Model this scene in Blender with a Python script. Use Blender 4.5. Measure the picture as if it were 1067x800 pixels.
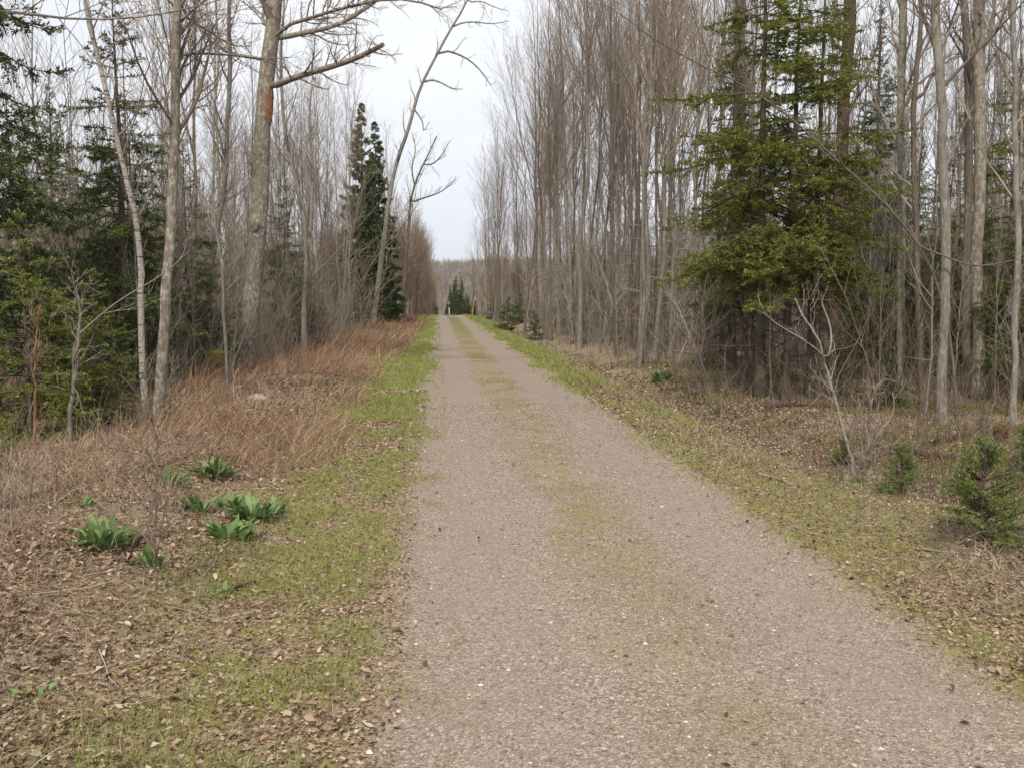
import bpy, math, random
import numpy as np

rng = np.random.default_rng(11)
random.seed(11)
S = bpy.context.scene
COL = S.collection
for o in list(bpy.data.objects):
    bpy.data.objects.remove(o)

# ------------------------------------------------------------------ camera, sky, sun, exposure
FPX, CU, CV, HOR, VPX = 1000.0, 533.5, 400.0, 306.0, 455.0
PITCH = math.atan((CV - HOR) / FPX)
YAW = math.atan((CU - VPX) / FPX)
CAMZ = 1.6
cd = bpy.data.cameras.new("camera")
cam = bpy.data.objects.new("camera", cd)
COL.objects.link(cam)
cam.location = (0, 0, CAMZ)
cam.rotation_euler = (math.pi / 2 - PITCH, 0, -YAW)
cd.sensor_width = 36.0
cd.lens = 36.0 * FPX / 1067.0
cd.clip_start = 0.05
cd.clip_end = 5000
S.camera = cam
S.render.resolution_x, S.render.resolution_y = 1024, 767

SUN_EL, SUN_AZ = math.radians(48), math.radians(194)   # azimuth clockwise from +Y
wd = bpy.data.worlds.new("World")
S.world = wd
wd.use_nodes = True
wn = wd.node_tree
wn.nodes.clear()
def _w(t): return wn.nodes.new(t)
sky = _w("ShaderNodeTexSky"); sky.sky_type = 'NISHITA'; sky.sun_disc = False
sky.sun_elevation = SUN_EL; sky.sun_rotation = SUN_AZ; sky.dust_density = 3.0
b1 = _w("ShaderNodeBackground"); b1.inputs['Strength'].default_value = 0.1
wn.links.new(sky.outputs[0], b1.inputs['Color'])
tc = _w("ShaderNodeTexCoord"); sep = _w("ShaderNodeSeparateXYZ")
wn.links.new(tc.outputs['Generated'], sep.inputs[0])
mp = _w("ShaderNodeMapping"); mp.inputs['Scale'].default_value = (1.0, 1.0, 3.2)
wn.links.new(tc.outputs['Generated'], mp.inputs[0])
nz = _w("ShaderNodeTexNoise"); nz.inputs['Scale'].default_value = 2.2; nz.inputs['Detail'].default_value = 5
wn.links.new(mp.outputs[0], nz.inputs['Vector'])
r1 = _w("ShaderNodeValToRGB")
r1.color_ramp.elements[0].position = 0.0; r1.color_ramp.elements[0].color = (0.73, 0.765, 0.84, 1)
r1.color_ramp.elements[1].position = 0.38; r1.color_ramp.elements[1].color = (0.86, 0.865, 0.88, 1)
wn.links.new(sep.outputs['Z'], r1.inputs[0])
r2 = _w("ShaderNodeValToRGB")
r2.color_ramp.elements[0].position = 0.30; r2.color_ramp.elements[0].color = (0.92, 0.93, 0.96, 1)
r2.color_ramp.elements[1].position = 0.68; r2.color_ramp.elements[1].color = (1.06, 1.05, 1.03, 1)
wn.links.new(nz.outputs['Fac'], r2.inputs[0])
mu = _w("ShaderNodeMix"); mu.data_type = 'RGBA'; mu.blend_type = 'MULTIPLY'; mu.inputs[0].default_value = 1
wn.links.new(r1.outputs[0], mu.inputs[6]); wn.links.new(r2.outputs[0], mu.inputs[7])
b2 = _w("ShaderNodeBackground"); b2.inputs['Strength'].default_value = 0.90
wn.links.new(mu.outputs[2], b2.inputs['Color'])
ms = _w("ShaderNodeMixShader"); ms.inputs[0].default_value = 0.90
wn.links.new(b1.outputs[0], ms.inputs[1]); wn.links.new(b2.outputs[0], ms.inputs[2])
wo = _w("ShaderNodeOutputWorld"); wn.links.new(ms.outputs[0], wo.inputs[0])

sl = bpy.data.lights.new("sun", 'SUN'); sl.energy = 3.1; sl.angle = math.radians(5); sl.color = (1.0, 0.93, 0.80)
sun = bpy.data.objects.new("sun", sl); COL.objects.link(sun)
sun.location = (0, 0, 60)
sun.rotation_euler = (math.pi / 2 - SUN_EL, 0, math.pi - SUN_AZ)

S.view_settings.view_transform = 'Standard'
S.view_settings.look = 'None'
S.view_settings.exposure = 0.5
S.view_settings.gamma = 1.0
S.view_settings.use_curve_mapping = False
S.cycles.max_bounces = 6
S.cycles.diffuse_bounces = 3
S.cycles.glossy_bounces = 2
S.cycles.transmission_bounces = 3
S.cycles.use_adaptive_sampling = True

# ------------------------------------------------------------------ pixels of the 1067x800 view, terrain
def rotm():
    a, c = cam.rotation_euler[0], cam.rotation_euler[2]
    rx = np.array([[1, 0, 0], [0, math.cos(a), -math.sin(a)], [0, math.sin(a), math.cos(a)]])
    rz = np.array([[math.cos(c), -math.sin(c), 0], [math.sin(c), math.cos(c), 0], [0, 0, 1]])
    return rz @ rx
RM = rotm()
FWD = np.array([math.sin(YAW), math.cos(YAW), 0.0])
CAM = np.array([0, 0, CAMZ])
def ray(u, v): return RM @ np.array([(u - CU) / FPX, -(v - CV) / FPX, -1.0])

def hash2(ix, iy, seed):
    n = (ix.astype(np.int64) * 374761393 + iy.astype(np.int64) * 668265263 + seed * 974634777) & 0xffffffff
    n = ((n ^ (n >> 13)) * 1274126177) & 0xffffffff
    n = (n ^ (n >> 16)) & 0xffffffff
    return n / 4294967295.0
def vnoise(x, y, s, seed=0):
    x = np.asarray(x, float) / s; y = np.asarray(y, float) / s
    ix = np.floor(x); iy = np.floor(y); fx = x - ix; fy = y - iy
    fx = fx * fx * (3 - 2 * fx); fy = fy * fy * (3 - 2 * fy)
    a = hash2(ix, iy, seed); b = hash2(ix + 1, iy, seed); c = hash2(ix, iy + 1, seed); d = hash2(ix + 1, iy + 1, seed)
    return (a * (1 - fx) + b * fx) * (1 - fy) + (c * (1 - fx) + d * fx) * fy
def sstep(x, a, b):
    t = np.clip((np.asarray(x, float) - a) / (b - a), 0, 1); return t * t * (3 - 2 * t)
PL, PR = -0.23, 2.27          # the two edges of the track
_yy = np.array([-60, 55, 70, 80, 92, 110, 140, 200, 290, 380, 480, 600, 720, 900, 1400, 3000.])
_zz = np.array([0, 0, -.03, -.14, -.6, -1.6, -3.6, -7, -9, -5, 3, 11, 14, 13, 4, -20.])
def ground_z(x, y):
    x = np.asarray(x, float); y = np.asarray(y, float)
    z = (np.interp(y - 4, _yy, _zz) + np.interp(y, _yy, _zz) + np.interp(y + 4, _yy, _zz)) / 3
    off = np.maximum(PL - x, x - PR)
    amp = sstep(off, 0.3, 2.0)
    z = z + amp * (0.16 * (vnoise(x, y, 1.7, 1) - .5) + 0.30 * (vnoise(x, y, 5.0, 2) - .5)) + sstep(off, .1, .8) * 0.05 * (vnoise(x, y, .45, 3) - .5)
    z = z - 0.26 * np.exp(-((x - 4.15) / 0.8) ** 2) * sstep(y, 4, 12) - 0.10 * sstep(x, 3.0, 6.0)
    z = z + 0.12 * np.exp(-((x + 2.6) / 0.9) ** 2) - 0.06 * sstep(off, 0.0, .7)
    tr = np.exp(-((x - 0.2) / .3) ** 2) + np.exp(-((x - 1.85) / .25) ** 2)
    z = z + 2.2 * sstep(np.abs(x - 1), 14, 40) * (y < 3000)
    z = z - 0.025 * tr
    return z + sstep(y, 300, 700) * 12 * (vnoise(x, y, 160, 5) - .5)
def gp(u, v, maxd=400):
    """ground point seen at a pixel"""
    r = ray(u, v); z = 0.0
    for _ in range(12):
        t = (z - CAMZ) / r[2]; p = CAM + r * t
        z = float(ground_z(p[0], p[1]))
    return np.array([p[0], p[1], z])
def on_plane(u, v, depth):
    r = ray(u, v); t = depth / float(r @ FWD); return CAM + r * t
def at_depth(u, depth):
    """ground point in the column u at a given distance"""
    r = ray(u, 400); r[2] = 0; t = depth / float(r @ FWD); p = r * t
    return np.array([p[0], p[1], float(ground_z(p[0], p[1]))])
def px_of(x, y, z):
    d = (np.stack([x, y, z], -1) - CAM) @ RM
    return CU + FPX * d[..., 0] / -d[..., 2], CV - FPX * d[..., 1] / -d[..., 2]

# ------------------------------------------------------------------ materials
class NT:
    def __init__(self, name, rough=0.9, spec=0.2):
        self.m = bpy.data.materials.new(name); self.m.use_nodes = True
        self.t = self.m.node_tree; self.t.nodes.clear()
        self.out = self.t.nodes.new("ShaderNodeOutputMaterial")
        self.p = self.t.nodes.new("ShaderNodeBsdfPrincipled")
        self.p.inputs['Roughness'].default_value = rough
        self.p.inputs['Specular IOR Level'].default_value = spec
        self.t.links.new(self.p.outputs[0], self.out.inputs[0])
    def put(self, sock, v):
        if isinstance(v, bpy.types.NodeSocket): self.t.links.new(v, sock)
        elif isinstance(v, (tuple, list)) and len(v) == 3 and sock.type == 'RGBA': sock.default_value = (*v, 1)
        else: sock.default_value = v
    def node(self, t): return self.t.nodes.new(t)
    def pos(self): return self.node("ShaderNodeNewGeometry").outputs['Position']
    def obj(self): return self.node("ShaderNodeTexCoord").outputs['Object']
    def xyz(self, v):
        n = self.node("ShaderNodeSeparateXYZ"); self.put(n.inputs[0], v); return n.outputs
    def rnd(self): return self.node("ShaderNodeObjectInfo").outputs['Random']
    def attr(self, a="rnd"):
        n = self.node("ShaderNodeAttribute"); n.attribute_name = a; return n.outputs['Fac']
    def scale(self, v, s):
        n = self.node("ShaderNodeMapping"); self.put(n.inputs[0], v); n.inputs['Scale'].default_value = s; return n.outputs[0]
    def noise(self, v, s, d=4, r=0.55):
        n = self.node("ShaderNodeTexNoise"); self.put(n.inputs['Vector'], v)
        n.inputs['Scale'].default_value = s; n.inputs['Detail'].default_value = d; n.inputs['Roughness'].default_value = r
        return n.outputs['Fac']
    def vor(self, v, s, out='Color', f='F1'):
        n = self.node("ShaderNodeTexVoronoi"); n.feature = f; self.put(n.inputs['Vector'], v); n.inputs['Scale'].default_value = s
        return n.outputs[out]
    def math(self, op, a, b=0.0, clamp=False):
        n = self.node("ShaderNodeMath"); n.operation = op; n.use_clamp = clamp
        self.put(n.inputs[0], a); self.put(n.inputs[1], b); return n.outputs[0]
    def ss(self, x, a, b, lo=0.0, hi=1.0):
        n = self.node("ShaderNodeMapRange"); n.interpolation_type = 'SMOOTHSTEP'
        self.put(n.inputs['Value'], x); n.inputs['From Min'].default_value = a; n.inputs['From Max'].default_value = b
        n.inputs['To Min'].default_value = lo; n.inputs['To Max'].default_value = hi
        return n.outputs[0]
    def mix(self, f, a, b, mode='MIX'):
        n = self.node("ShaderNodeMix"); n.data_type = 'RGBA'; n.blend_type = mode
        self.put(n.inputs[0], f); self.put(n.inputs[6], a); self.put(n.inputs[7], b); return n.outputs[2]
    def ramp(self, f, stops, mode='LINEAR'):
        n = self.node("ShaderNodeValToRGB"); cr = n.color_ramp; cr.interpolation = mode
        while len(cr.elements) < len(stops): cr.elements.new(0.5)
        for e, (p, c) in zip(cr.elements, stops): e.position = p; e.color = (*c, 1)
        self.put(n.inputs[0], f); return n.outputs[0]
    def bump(self, h, strength=0.5, dist=0.02):
        n = self.node("ShaderNodeBump"); n.inputs['Strength'].default_value = strength; n.inputs['Distance'].default_value = dist
        self.put(n.inputs['Height'], h); self.t.links.new(n.outputs[0], self.p.inputs['Normal'])
    def col(self, c): self.put(self.p.inputs['Base Color'], c)
    def leafy(self, c, tfac=0.3):
        """thin green or dry blade: lets part of the light through"""
        self.col(c)
        tr = self.node("ShaderNodeBsdfTranslucent"); self.put(tr.inputs['Color'], c)
        mx = self.node("ShaderNodeMixShader"); mx.inputs[0].default_value = tfac
        self.t.links.new(self.p.outputs[0], mx.inputs[1]); self.t.links.new(tr.outputs[0], mx.inputs[2])
        self.t.links.new(mx.outputs[0], self.out.inputs[0])

def mat_ground():
    m = NT("ground", 0.95, 0.1)
    P = m.pos(); X, Y, Z = m.xyz(P)[:3]
    # gravel: stones of two sizes, reddish grey, a few pale chips
    v1 = m.xyz(m.vor(P, 120))[0]; v2 = m.xyz(m.vor(P, 62))[1]
    st = [(0, (.12, .088, .072)), (.35, (.19, .145, .118)), (.7, (.275, .218, .18)), (.88, (.38, .325, .275)), (1, (.52, .48, .42))]
    grav = m.mix(.35, m.ramp(v1, st), m.ramp(v2, st))
    big = m.noise(P, 1.3, 4)
    grav = m.mix(m.ss(big, .3, .75, 0, .45), grav, (.25, .195, .16))
    dust = m.noise(m.scale(P, (1.2, .22, 1)), 1.4, 3)
    grav = m.mix(m.ss(dust, .5, .8, 0, .4), grav, (.185, .138, .115))
    rut = m.math('MAXIMUM', m.ss(m.math('ABSOLUTE', m.math('SUBTRACT', X, .22)), .42, .12), m.ss(m.math('ABSOLUTE', m.math('SUBTRACT', X, 1.86)), .36, .10))
    fine = m.ramp(m.noise(P, 210, 2), [(.3, (.15, .115, .095)), (.7, (.30, .24, .205))])
    grav = m.mix(m.math('MULTIPLY', rut, m.ss(big, .35, .7, .08, .38)), grav, fine)
    # fallen leaves
    Pw = m.mix(.06, P, m.node('ShaderNodeTexNoise').outputs['Color'], 'ADD'); l1 = m.xyz(m.vor(P, 26))[0]; l2 = m.xyz(m.vor(m.scale(P, (1, .6, 1)), 48))[2]
    lst = [(0, (.065, .045, .028)), (.3, (.14, .098, .062)), (.6, (.22, .16, .108)), (.85, (.30, .23, .16)), (1, (.37, .30, .22))]
    lit = m.mix(m.ss(m.noise(P, 14, 2), .42, .58), m.ramp(l1, lst), m.ramp(l2, lst))
    # short grass and moss
    g = m.noise(P, 40, 3); green = m.ramp(g, [(.2, (.12, .12, .03)), (.5, (.20, .20, .05)), (.85, (.30, .28, .11))])
    straw = m.ramp(m.noise(m.scale(P, (1, .5, 1)), 60, 2), [(.2, (.17, .125, .07)), (.8, (.33, .27, .17))])
    n1 = m.noise(P, 2.1, 5, .65); n2 = m.noise(P, 0.55, 4, .6); n3 = m.noise(P, 8.0, 4, .6)
    Xn = m.math('ADD', X, m.math('MULTIPLY', m.math('SUBTRACT', n3, .5), .35))
    Xn = m.math('ADD', Xn, m.math('MULTIPLY', m.math('SUBTRACT', n1, .5), .7))
    far = m.ss(Y, 10, 38)
    # forest floor
    wood = m.mix(m.ss(n2, .42, .62), lit, m.mix(.6, lit, (.03, .02, .014)))
    wood = m.mix(m.math('MULTIPLY', m.ss(n1, .5, .66), .6), wood, m.ramp(n3, [(.3, (.06, .06, .014)), (.7, (.125, .115, .03))]))
    edge = m.math('MAXIMUM', m.ss(Xn, -1.9, -3.6), m.ss(Xn, 4.3, 6.0))
    n4 = m.noise(P, 24, 3, .7)
    verge = m.mix(m.math('MULTIPLY', m.ss(m.math('ADD', n1, m.math('MULTIPLY', far, .07)), .44, .60), m.ss(n4, .36, .60, .25, .95)), m.mix(m.ss(n3, .4, .65), lit, straw), green)
    base = m.mix(edge, m.mix(m.math('MAXIMUM', m.ss(Xn, -.95, -1.6), m.ss(Xn, 3.1, 4.1)), verge, m.mix(.4, lit, straw)), wood)
    # wet ditch
    dit = m.math('MULTIPLY', m.ss(m.math('ABSOLUTE', m.math('SUBTRACT', Xn, 4.15)), .55, .2), m.ss(n2, .44, .56))
    base = m.mix(m.math('MULTIPLY', dit, .75), base, (.05, .034, .024))
    # the track over it
    trk = m.math('MULTIPLY', m.ss(Xn, PL - .12, PL + .12), m.ss(Xn, PR + .14, PR - .12))
    mid = m.math('MULTIPLY', m.ss(Xn, .55, .9), m.ss(Xn, 1.55, 1.2))
    midg = m.math('MULTIPLY', mid, m.math('MULTIPLY', m.ss(m.math('ADD', n1, m.math('MULTIPLY', far, .14)), .39, .60), m.ss(Y, 2.5, 7, .45, .9)))
    track = m.mix(midg, grav, m.mix(m.math('MULTIPLY', m.ss(n3, .42, .64), .6), m.mix(.5, grav, m.mix(.5, straw, (.17, .13, .06))), green))
    base = m.mix(trk, base, track)
    base = m.mix(m.ss(Y, 160, 320), base, m.ramp(m.noise(P, .03, 5), [(.3, (.10, .075, .062)), (.7, (.15, .115, .10))]))
    m.col(base)
    hb = m.math('ADD', m.math('MULTIPLY', m.vor(P, 120, 'Distance'), .8), m.math('MULTIPLY', n3, .6))
    m.bump(hb, .55, .012)
    return m.m

def mat_bark(name, dark, light, lichen=0.25, lichcol=(.40, .40, .33), moss=0.0, zs=0.16, var=0.25, bands=0.0):
    m = NT(name, 0.95, 0.1)
    P = m.obj(); r = m.rnd()
    f = m.noise(m.scale(P, (1, 1, zs)), 34, 5, .65); f2 = m.noise(m.scale(P, (1, 1, .5)), 5, 4)
    c = m.ramp(m.math('ADD', m.math('MULTIPLY', f, .7), m.math('MULTIPLY', f2, .3)), [(.3, dark), (.68, light)])
    if lichen:
        lf = m.noise(m.scale(P, (1, 1, .6)), 17, 6, .75)
        c = m.mix(m.ss(lf, .60 - .2 * lichen, .72 - .2 * lichen, 0, .6), c, lichcol)
    if bands:
        bf = m.noise(m.scale(P, (.5, .5, 6)), 7, 3)
        c = m.mix(m.ss(bf, .56, .64, 0, bands), c, (.05, .04, .035))
    if moss:
        z = m.xyz(P)[2]
        c = m.mix(m.math('MULTIPLY', m.ss(z, .7, .05), m.ss(m.noise(P, 6, 4), .45, .6, 0, moss)), c, (.07, .075, .02))
    c = m.mix(m.ss(r, 0, 1, 0, var), c, (.10, .075, .06))
    m.col(c); m.bump(f, .9, .035)
    return m.m
def mat_plain(name, stops, rough=.9, tf=0.0, objvar=0.0, attr=True):
    m = NT(name, rough, .15)
    f = m.attr() if attr else m.noise(m.obj(), 8, 4)
    if objvar: f = m.math('ADD', m.math('MULTIPLY', f, 1 - objvar), m.math('MULTIPLY', m.rnd(), objvar))
    c = m.ramp(f, stops)
    if tf: m.leafy(c, tf)
    else: m.col(c)
    return m.m

M = {}
M['ground'] = mat_ground()
M['bark_grey'] = mat_bark("grey_bark", (.095, .083, .070), (.32, .292, .258), .35, (.42, .41, .37))
M['bark_maple'] = mat_bark("lichened_maple_bark", (.075, .06, .048), (.29, .25, .205), .6, (.46, .44, .37))
M['bark_lichen'] = mat_bark("pale_lichen_bark", (.12, .10, .08), (.27, .24, .195), .75, (.38, .40, .30))
M['bark_birch'] = mat_bark("pale_birch_bark", (.20, .18, .155), (.42, .39, .35), .0, zs=.6, bands=.9, var=.1)
M['bark_brown'] = mat_bark("brown_bark", (.07, .053, .042), (.19, .155, .128), .2)
M['bark_dark'] = mat_bark("dark_conifer_bark", (.045, .034, .027), (.14, .11, .09), .25, (.22, .22, .18), moss=.8)
M['bark_red'] = mat_bark("reddish_flaky_bark", (.045, .031, .025), (.115, .08, .062), .0)
M['twig'] = mat_plain("bare_twigs", [(0, (.10, .08, .064)), (.5, (.18, .147, .118)), (1, (.30, .255, .21))], objvar=.5)
M['twig_red'] = mat_plain("reddish_twigs", [(0, (.14, .098, .072)), (.5, (.23, .168, .125)), (1, (.32, .25, .195))], objvar=.5)
M['twig_grey'] = mat_plain("grey_twigs", [(0, (.14, .115, .10)), (.5, (.22, .185, .16)), (1, (.36, .32, .28))], objvar=.4)
M['needle_spruce'] = mat_plain("spruce_needles", [(0, (.045, .068, .022)), (.5, (.09, .125, .042)), (1, (.155, .185, .062))], .6, .25, .25)
M['needle_fir'] = mat_plain("fir_needles", [(0, (.05, .075, .022)), (.5, (.105, .145, .042)), (1, (.19, .22, .07))], .6, .25, .25)
M['needle_hemlock'] = mat_plain("hemlock_needles", [(0, (.075, .095, .02)), (.5, (.165, .19, .038)), (1, (.31, .31, .078))], .6, .3, .15)
M['needle_young'] = mat_plain("young_spruce_needles", [(0, (.09, .135, .033)), (.5, (.18, .24, .06)), (1, (.32, .37, .12))], .55, .4, .1)
M['stem_dark'] = mat_plain("dark_dead_stems", [(0, (.06, .042, .032)), (.6, (.13, .095, .07)), (1, (.26, .20, .155))])
M['dead_wood'] = mat_bark("weathered_dead_wood", (.16, .13, .11), (.38, .33, .29), .1, zs=.2)
mm = NT("bare_orange_wood", .9, .1); c = mm.noise(mm.scale(mm.obj(), (1, 1, .2)), 40, 5, .7); mm.col(mm.ramp(c, [(.3, (.06, .03, .018)), (.5, (.20, .10, .05)), (.75, (.36, .22, .13))])); mm.bump(c, .8, .03); M['raw_wood'] = mm.m
M['rot_wood'] = mat_plain("rotten_dark_wood", [(.3, (.030, .020, .015)), (.7, (.10, .06, .042))], attr=False)

# ------------------------------------------------------------------ mesh building
class MB:
    def __init__(s): s.v, s.f, s.a, s.m, s.sm, s.n = [], [], [], [], [], 0
    def add(s, v, f, a=None, mat=0, smooth=True):
        v = np.asarray(v, np.float32).reshape(-1, 3); f = np.asarray(f, np.int64)
        if len(v) == 0 or len(f) == 0: return s
        s.v.append(v); s.f.append(f + s.n)
        s.a.append(np.full(len(v), .5, np.float32) if a is None else np.broadcast_to(np.asarray(a, np.float32), (len(v),)))
        s.m.append(np.full(len(f), mat, np.int32)); s.sm.append(np.full(len(f), smooth, bool)); s.n += len(v)
        return s
    def mesh(s, name, mats):
        me = bpy.data.meshes.new(name)
        v = np.concatenate(s.v); me.vertices.add(len(v)); me.vertices.foreach_set('co', v.ravel())
        loops = np.concatenate([f.ravel() for f in s.f]); tot = np.concatenate([np.full(len(f), f.shape[1]) for f in s.f])
        start = np.concatenate([[0], np.cumsum(tot)[:-1]])
        me.loops.add(len(loops)); me.loops.foreach_set('vertex_index', loops.astype(np.int32))
        me.polygons.add(len(tot)); me.polygons.foreach_set('loop_start', start.astype(np.int32))
        me.polygons.foreach_set('material_index', np.concatenate(s.m)); me.polygons.foreach_set('use_smooth', np.concatenate(s.sm))
        at = me.attributes.new('rnd', 'FLOAT', 'POINT'); at.data.foreach_set('value', np.concatenate(s.a).astype(np.float32))
        for mm in (mats if isinstance(mats, (list, tuple)) else [mats]): me.materials.append(mm)
        me.update(calc_edges=True)
        return me
    def build(s, name, mats, parent=None):
        o = bpy.data.objects.new(name, s.mesh(name, mats)); COL.objects.link(o)
        if parent is not None: o.parent = parent
        return o

def nrm(v): return v / (np.linalg.norm(v, axis=-1, keepdims=True) + 1e-9)
def tubes(mb, P, R, sides=3, a=None, mat=0, cap=False, rough=0.0):
    P = np.asarray(P, float); R = np.asarray(R, float)
    if P.ndim == 2: P = P[None]; R = R[None]
    N, K = P.shape[:2]
    if N == 0: return
    T = nrm(np.gradient(P, axis=1))
    ref = np.zeros((N, 1, 3)); mt = np.abs(T.mean(1)); k = np.argmin(mt, axis=1); ref[np.arange(N), 0, k] = 1
    U = nrm(np.cross(T, ref)); V = np.cross(T, U)
    an = np.arange(sides) * 2 * math.pi / sides
    rr = R[:, :, None]
    if rough: rr = rr * (1 + rough * (rng.random((N, K, sides)) - .5))
    else: rr = np.repeat(rr, sides, 2)
    W = P[:, :, None] + rr[..., None] * (np.cos(an)[None, None, :, None] * U[:, :, None] + np.sin(an)[None, None, :, None] * V[:, :, None])
    n, kk, s = np.meshgrid(np.arange(N), np.arange(K - 1), np.arange(sides), indexing='ij')
    s2 = (s + 1) % sides; b = (n * K + kk) * sides
    F = np.stack([b + s, b + s2, b + s2 + sides, b + s + sides], -1).reshape(-1, 4)
    aa = rng.random(N) if a is None else np.broadcast_to(a, (N,))
    base = mb.n
    mb.add(W.reshape(-1, 3), F, np.repeat(aa, K * sides), mat)
    if cap:
        for i in range(N):
            q = (i * K + K - 1) * sides
            mb.f.append((base + q + np.arange(sides))[None]); mb.m.append(np.array([mat], np.int32)); mb.sm.append(np.array([False]))

def along(P, idx, t):
    K = P.shape[1]; q = np.clip(t, 0, .9999) * (K - 1); i = q.astype(int); f = (q - i)[:, None]
    A = P[idx, i]; B = P[idx, i + 1]
    return A * (1 - f) + B * f, nrm(B - A)
def rad_at(R, idx, t):
    K = R.shape[1]; q = np.clip(t, 0, .9999) * (K - 1); i = q.astype(int); f = q - i
    return R[idx, i] * (1 - f) + R[idx, i + 1] * f
def lens(P): return np.linalg.norm(np.diff(P, axis=1), axis=2).sum(1)
def grow(P, R, cnt, t0, t1, ang, ln, up=0.1, wander=.12, K=4, rk=.6, rmin=.002, taper=.3, flat=None, lenfall=.5, stratify=True):
    N = len(P); cnt = np.broadcast_to(cnt, (N,)).astype(int); idx = np.repeat(np.arange(N), cnt); n = len(idx)
    if n == 0: return np.zeros((0, K, 3)), np.zeros((0, K)), np.zeros(0), idx
    if stratify:
        st = np.concatenate([np.arange(c) for c in cnt]); t = (st + rng.random(n)) / np.maximum(cnt[idx], 1)
    else: t = rng.random(n)
    tt = t0 + (t1 - t0) * t
    B, T = along(P, idx, tt)
    rv = rng.normal(size=(n, 3))
    if flat is not None: rv[:, 2] *= flat
    pr = nrm(rv - (rv * T).sum(1, keepdims=True) * T)
    a = np.radians(rng.uniform(*ang, n))[:, None]
    D = nrm(np.cos(a) * T + np.sin(a) * pr + np.array([0, 0, up]))
    L = np.broadcast_to(ln, (N,))[idx] * (1 - lenfall * t) * rng.uniform(.6, 1.2, n)
    r0 = np.maximum(np.minimum(rad_at(R, idx, tt) * rk, L * .022 + .002), rmin)
    Q = np.empty((n, K, 3)); Q[:, 0] = B; d = D
    for k in range(1, K):
        d = nrm(d + rng.normal(size=(n, 3)) * wander + np.array([0, 0, up * .5]))
        Q[:, k] = Q[:, k - 1] + d * (L / (K - 1))[:, None]
    RR = r0[:, None] * (1 - (1 - taper) * np.linspace(0, 1, K)[None])
    return Q, np.maximum(RR, rmin * .6), t, idx

def thing(name, label, cat, loc, rotz=0, group=None, scale=1.0):
    o = bpy.data.objects.new(name, None); COL.objects.link(o)
    o.empty_display_size = .2
    o.location = tuple(float(c) for c in loc); o.rotation_euler = (0, 0, rotz); o.scale = (scale,) * 3
    o['label'] = label; o['category'] = cat
    if group: o['group'] = group
    return o
def tag(o, label=None, cat=None, group=None, kind=None):
    for k, v in (('label', label), ('category', cat), ('group', group), ('kind', kind)):
        if v: o[k] = v
    return o
def dup(root, loc, rotz, label, group=None, scale=1.0, tilt=(0, 0)):
    r = root.copy(); COL.objects.link(r)
    r.location = tuple(float(c) for c in loc); r.rotation_euler = (tilt[0], tilt[1], rotz); r.scale = (scale,) * 3
    r['label'] = label
    if group: r['group'] = group
    elif 'group' in r: del r['group']
    for ch in list(root.children):
        c = ch.copy(); COL.objects.link(c); c.parent = r
        for g in ch.children:
            d = g.copy(); COL.objects.link(d); d.parent = c
    return r

# ------------------------------------------------------------------ ground, track, hill
def grid_mesh(xs, ys, lift=0.0):
    X, Y = np.meshgrid(xs, ys); Z = ground_z(X, Y) + lift
    nx, ny = len(xs), len(ys)
    i, j = np.meshgrid(np.arange(nx - 1), np.arange(ny - 1))
    b = (j * nx + i).ravel()
    return np.stack([X, Y, Z], -1).reshape(-1, 3), np.stack([b, b + 1, b + nx + 1, b + nx], -1)
def spread(pts):
    out = []
    for a, b, st in pts: out.append(np.arange(a, b - 1e-6, st))
    return np.concatenate(out + [[pts[-1][1]]])
xs = spread([(-900, -100, 50), (-100, -30, 5), (-30, -10, 1), (-10, -5, .3), (-5, 8, .13), (8, 14, .3), (14, 30, 1), (30, 100, 5), (100, 900, 50)])
ys = spread([(-30, 0, 3), (0, 2, .4), (2, 14, .13), (14, 30, .3), (30, 60, .8), (60, 140, 2), (140, 300, 8), (300, 900, 25), (900, 2400, 150)])
mb = MB(); mb.add(*grid_mesh(xs, ys)); tag(mb.build('ground', M['ground']), kind='structure')
xs = spread([(PL - .12, PR + .12, .09)])
ys = spread([(-4, 0, .5), (0, 14, .13), (14, 40, .4), (40, 130, 1.5)])
v, f = grid_mesh(xs, ys, .004)
edge_w = .16 * (vnoise(v[:, 1], v[:, 1] * 0, .9, 31) - .5) + .12 * (vnoise(v[:, 1], v[:, 1] * 0, .25, 32) - .5)
kx = np.clip((v[:, 0] - 1.02) / 1.25, -1, 1) ** 3
v[:, 0] += edge_w * np.abs(kx); v[:, 2] = ground_z(v[:, 0], v[:, 1]) + .004
mb = MB(); mb.add(v, f); tag(mb.build('gravel_path', M['ground']), kind='structure')

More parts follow.
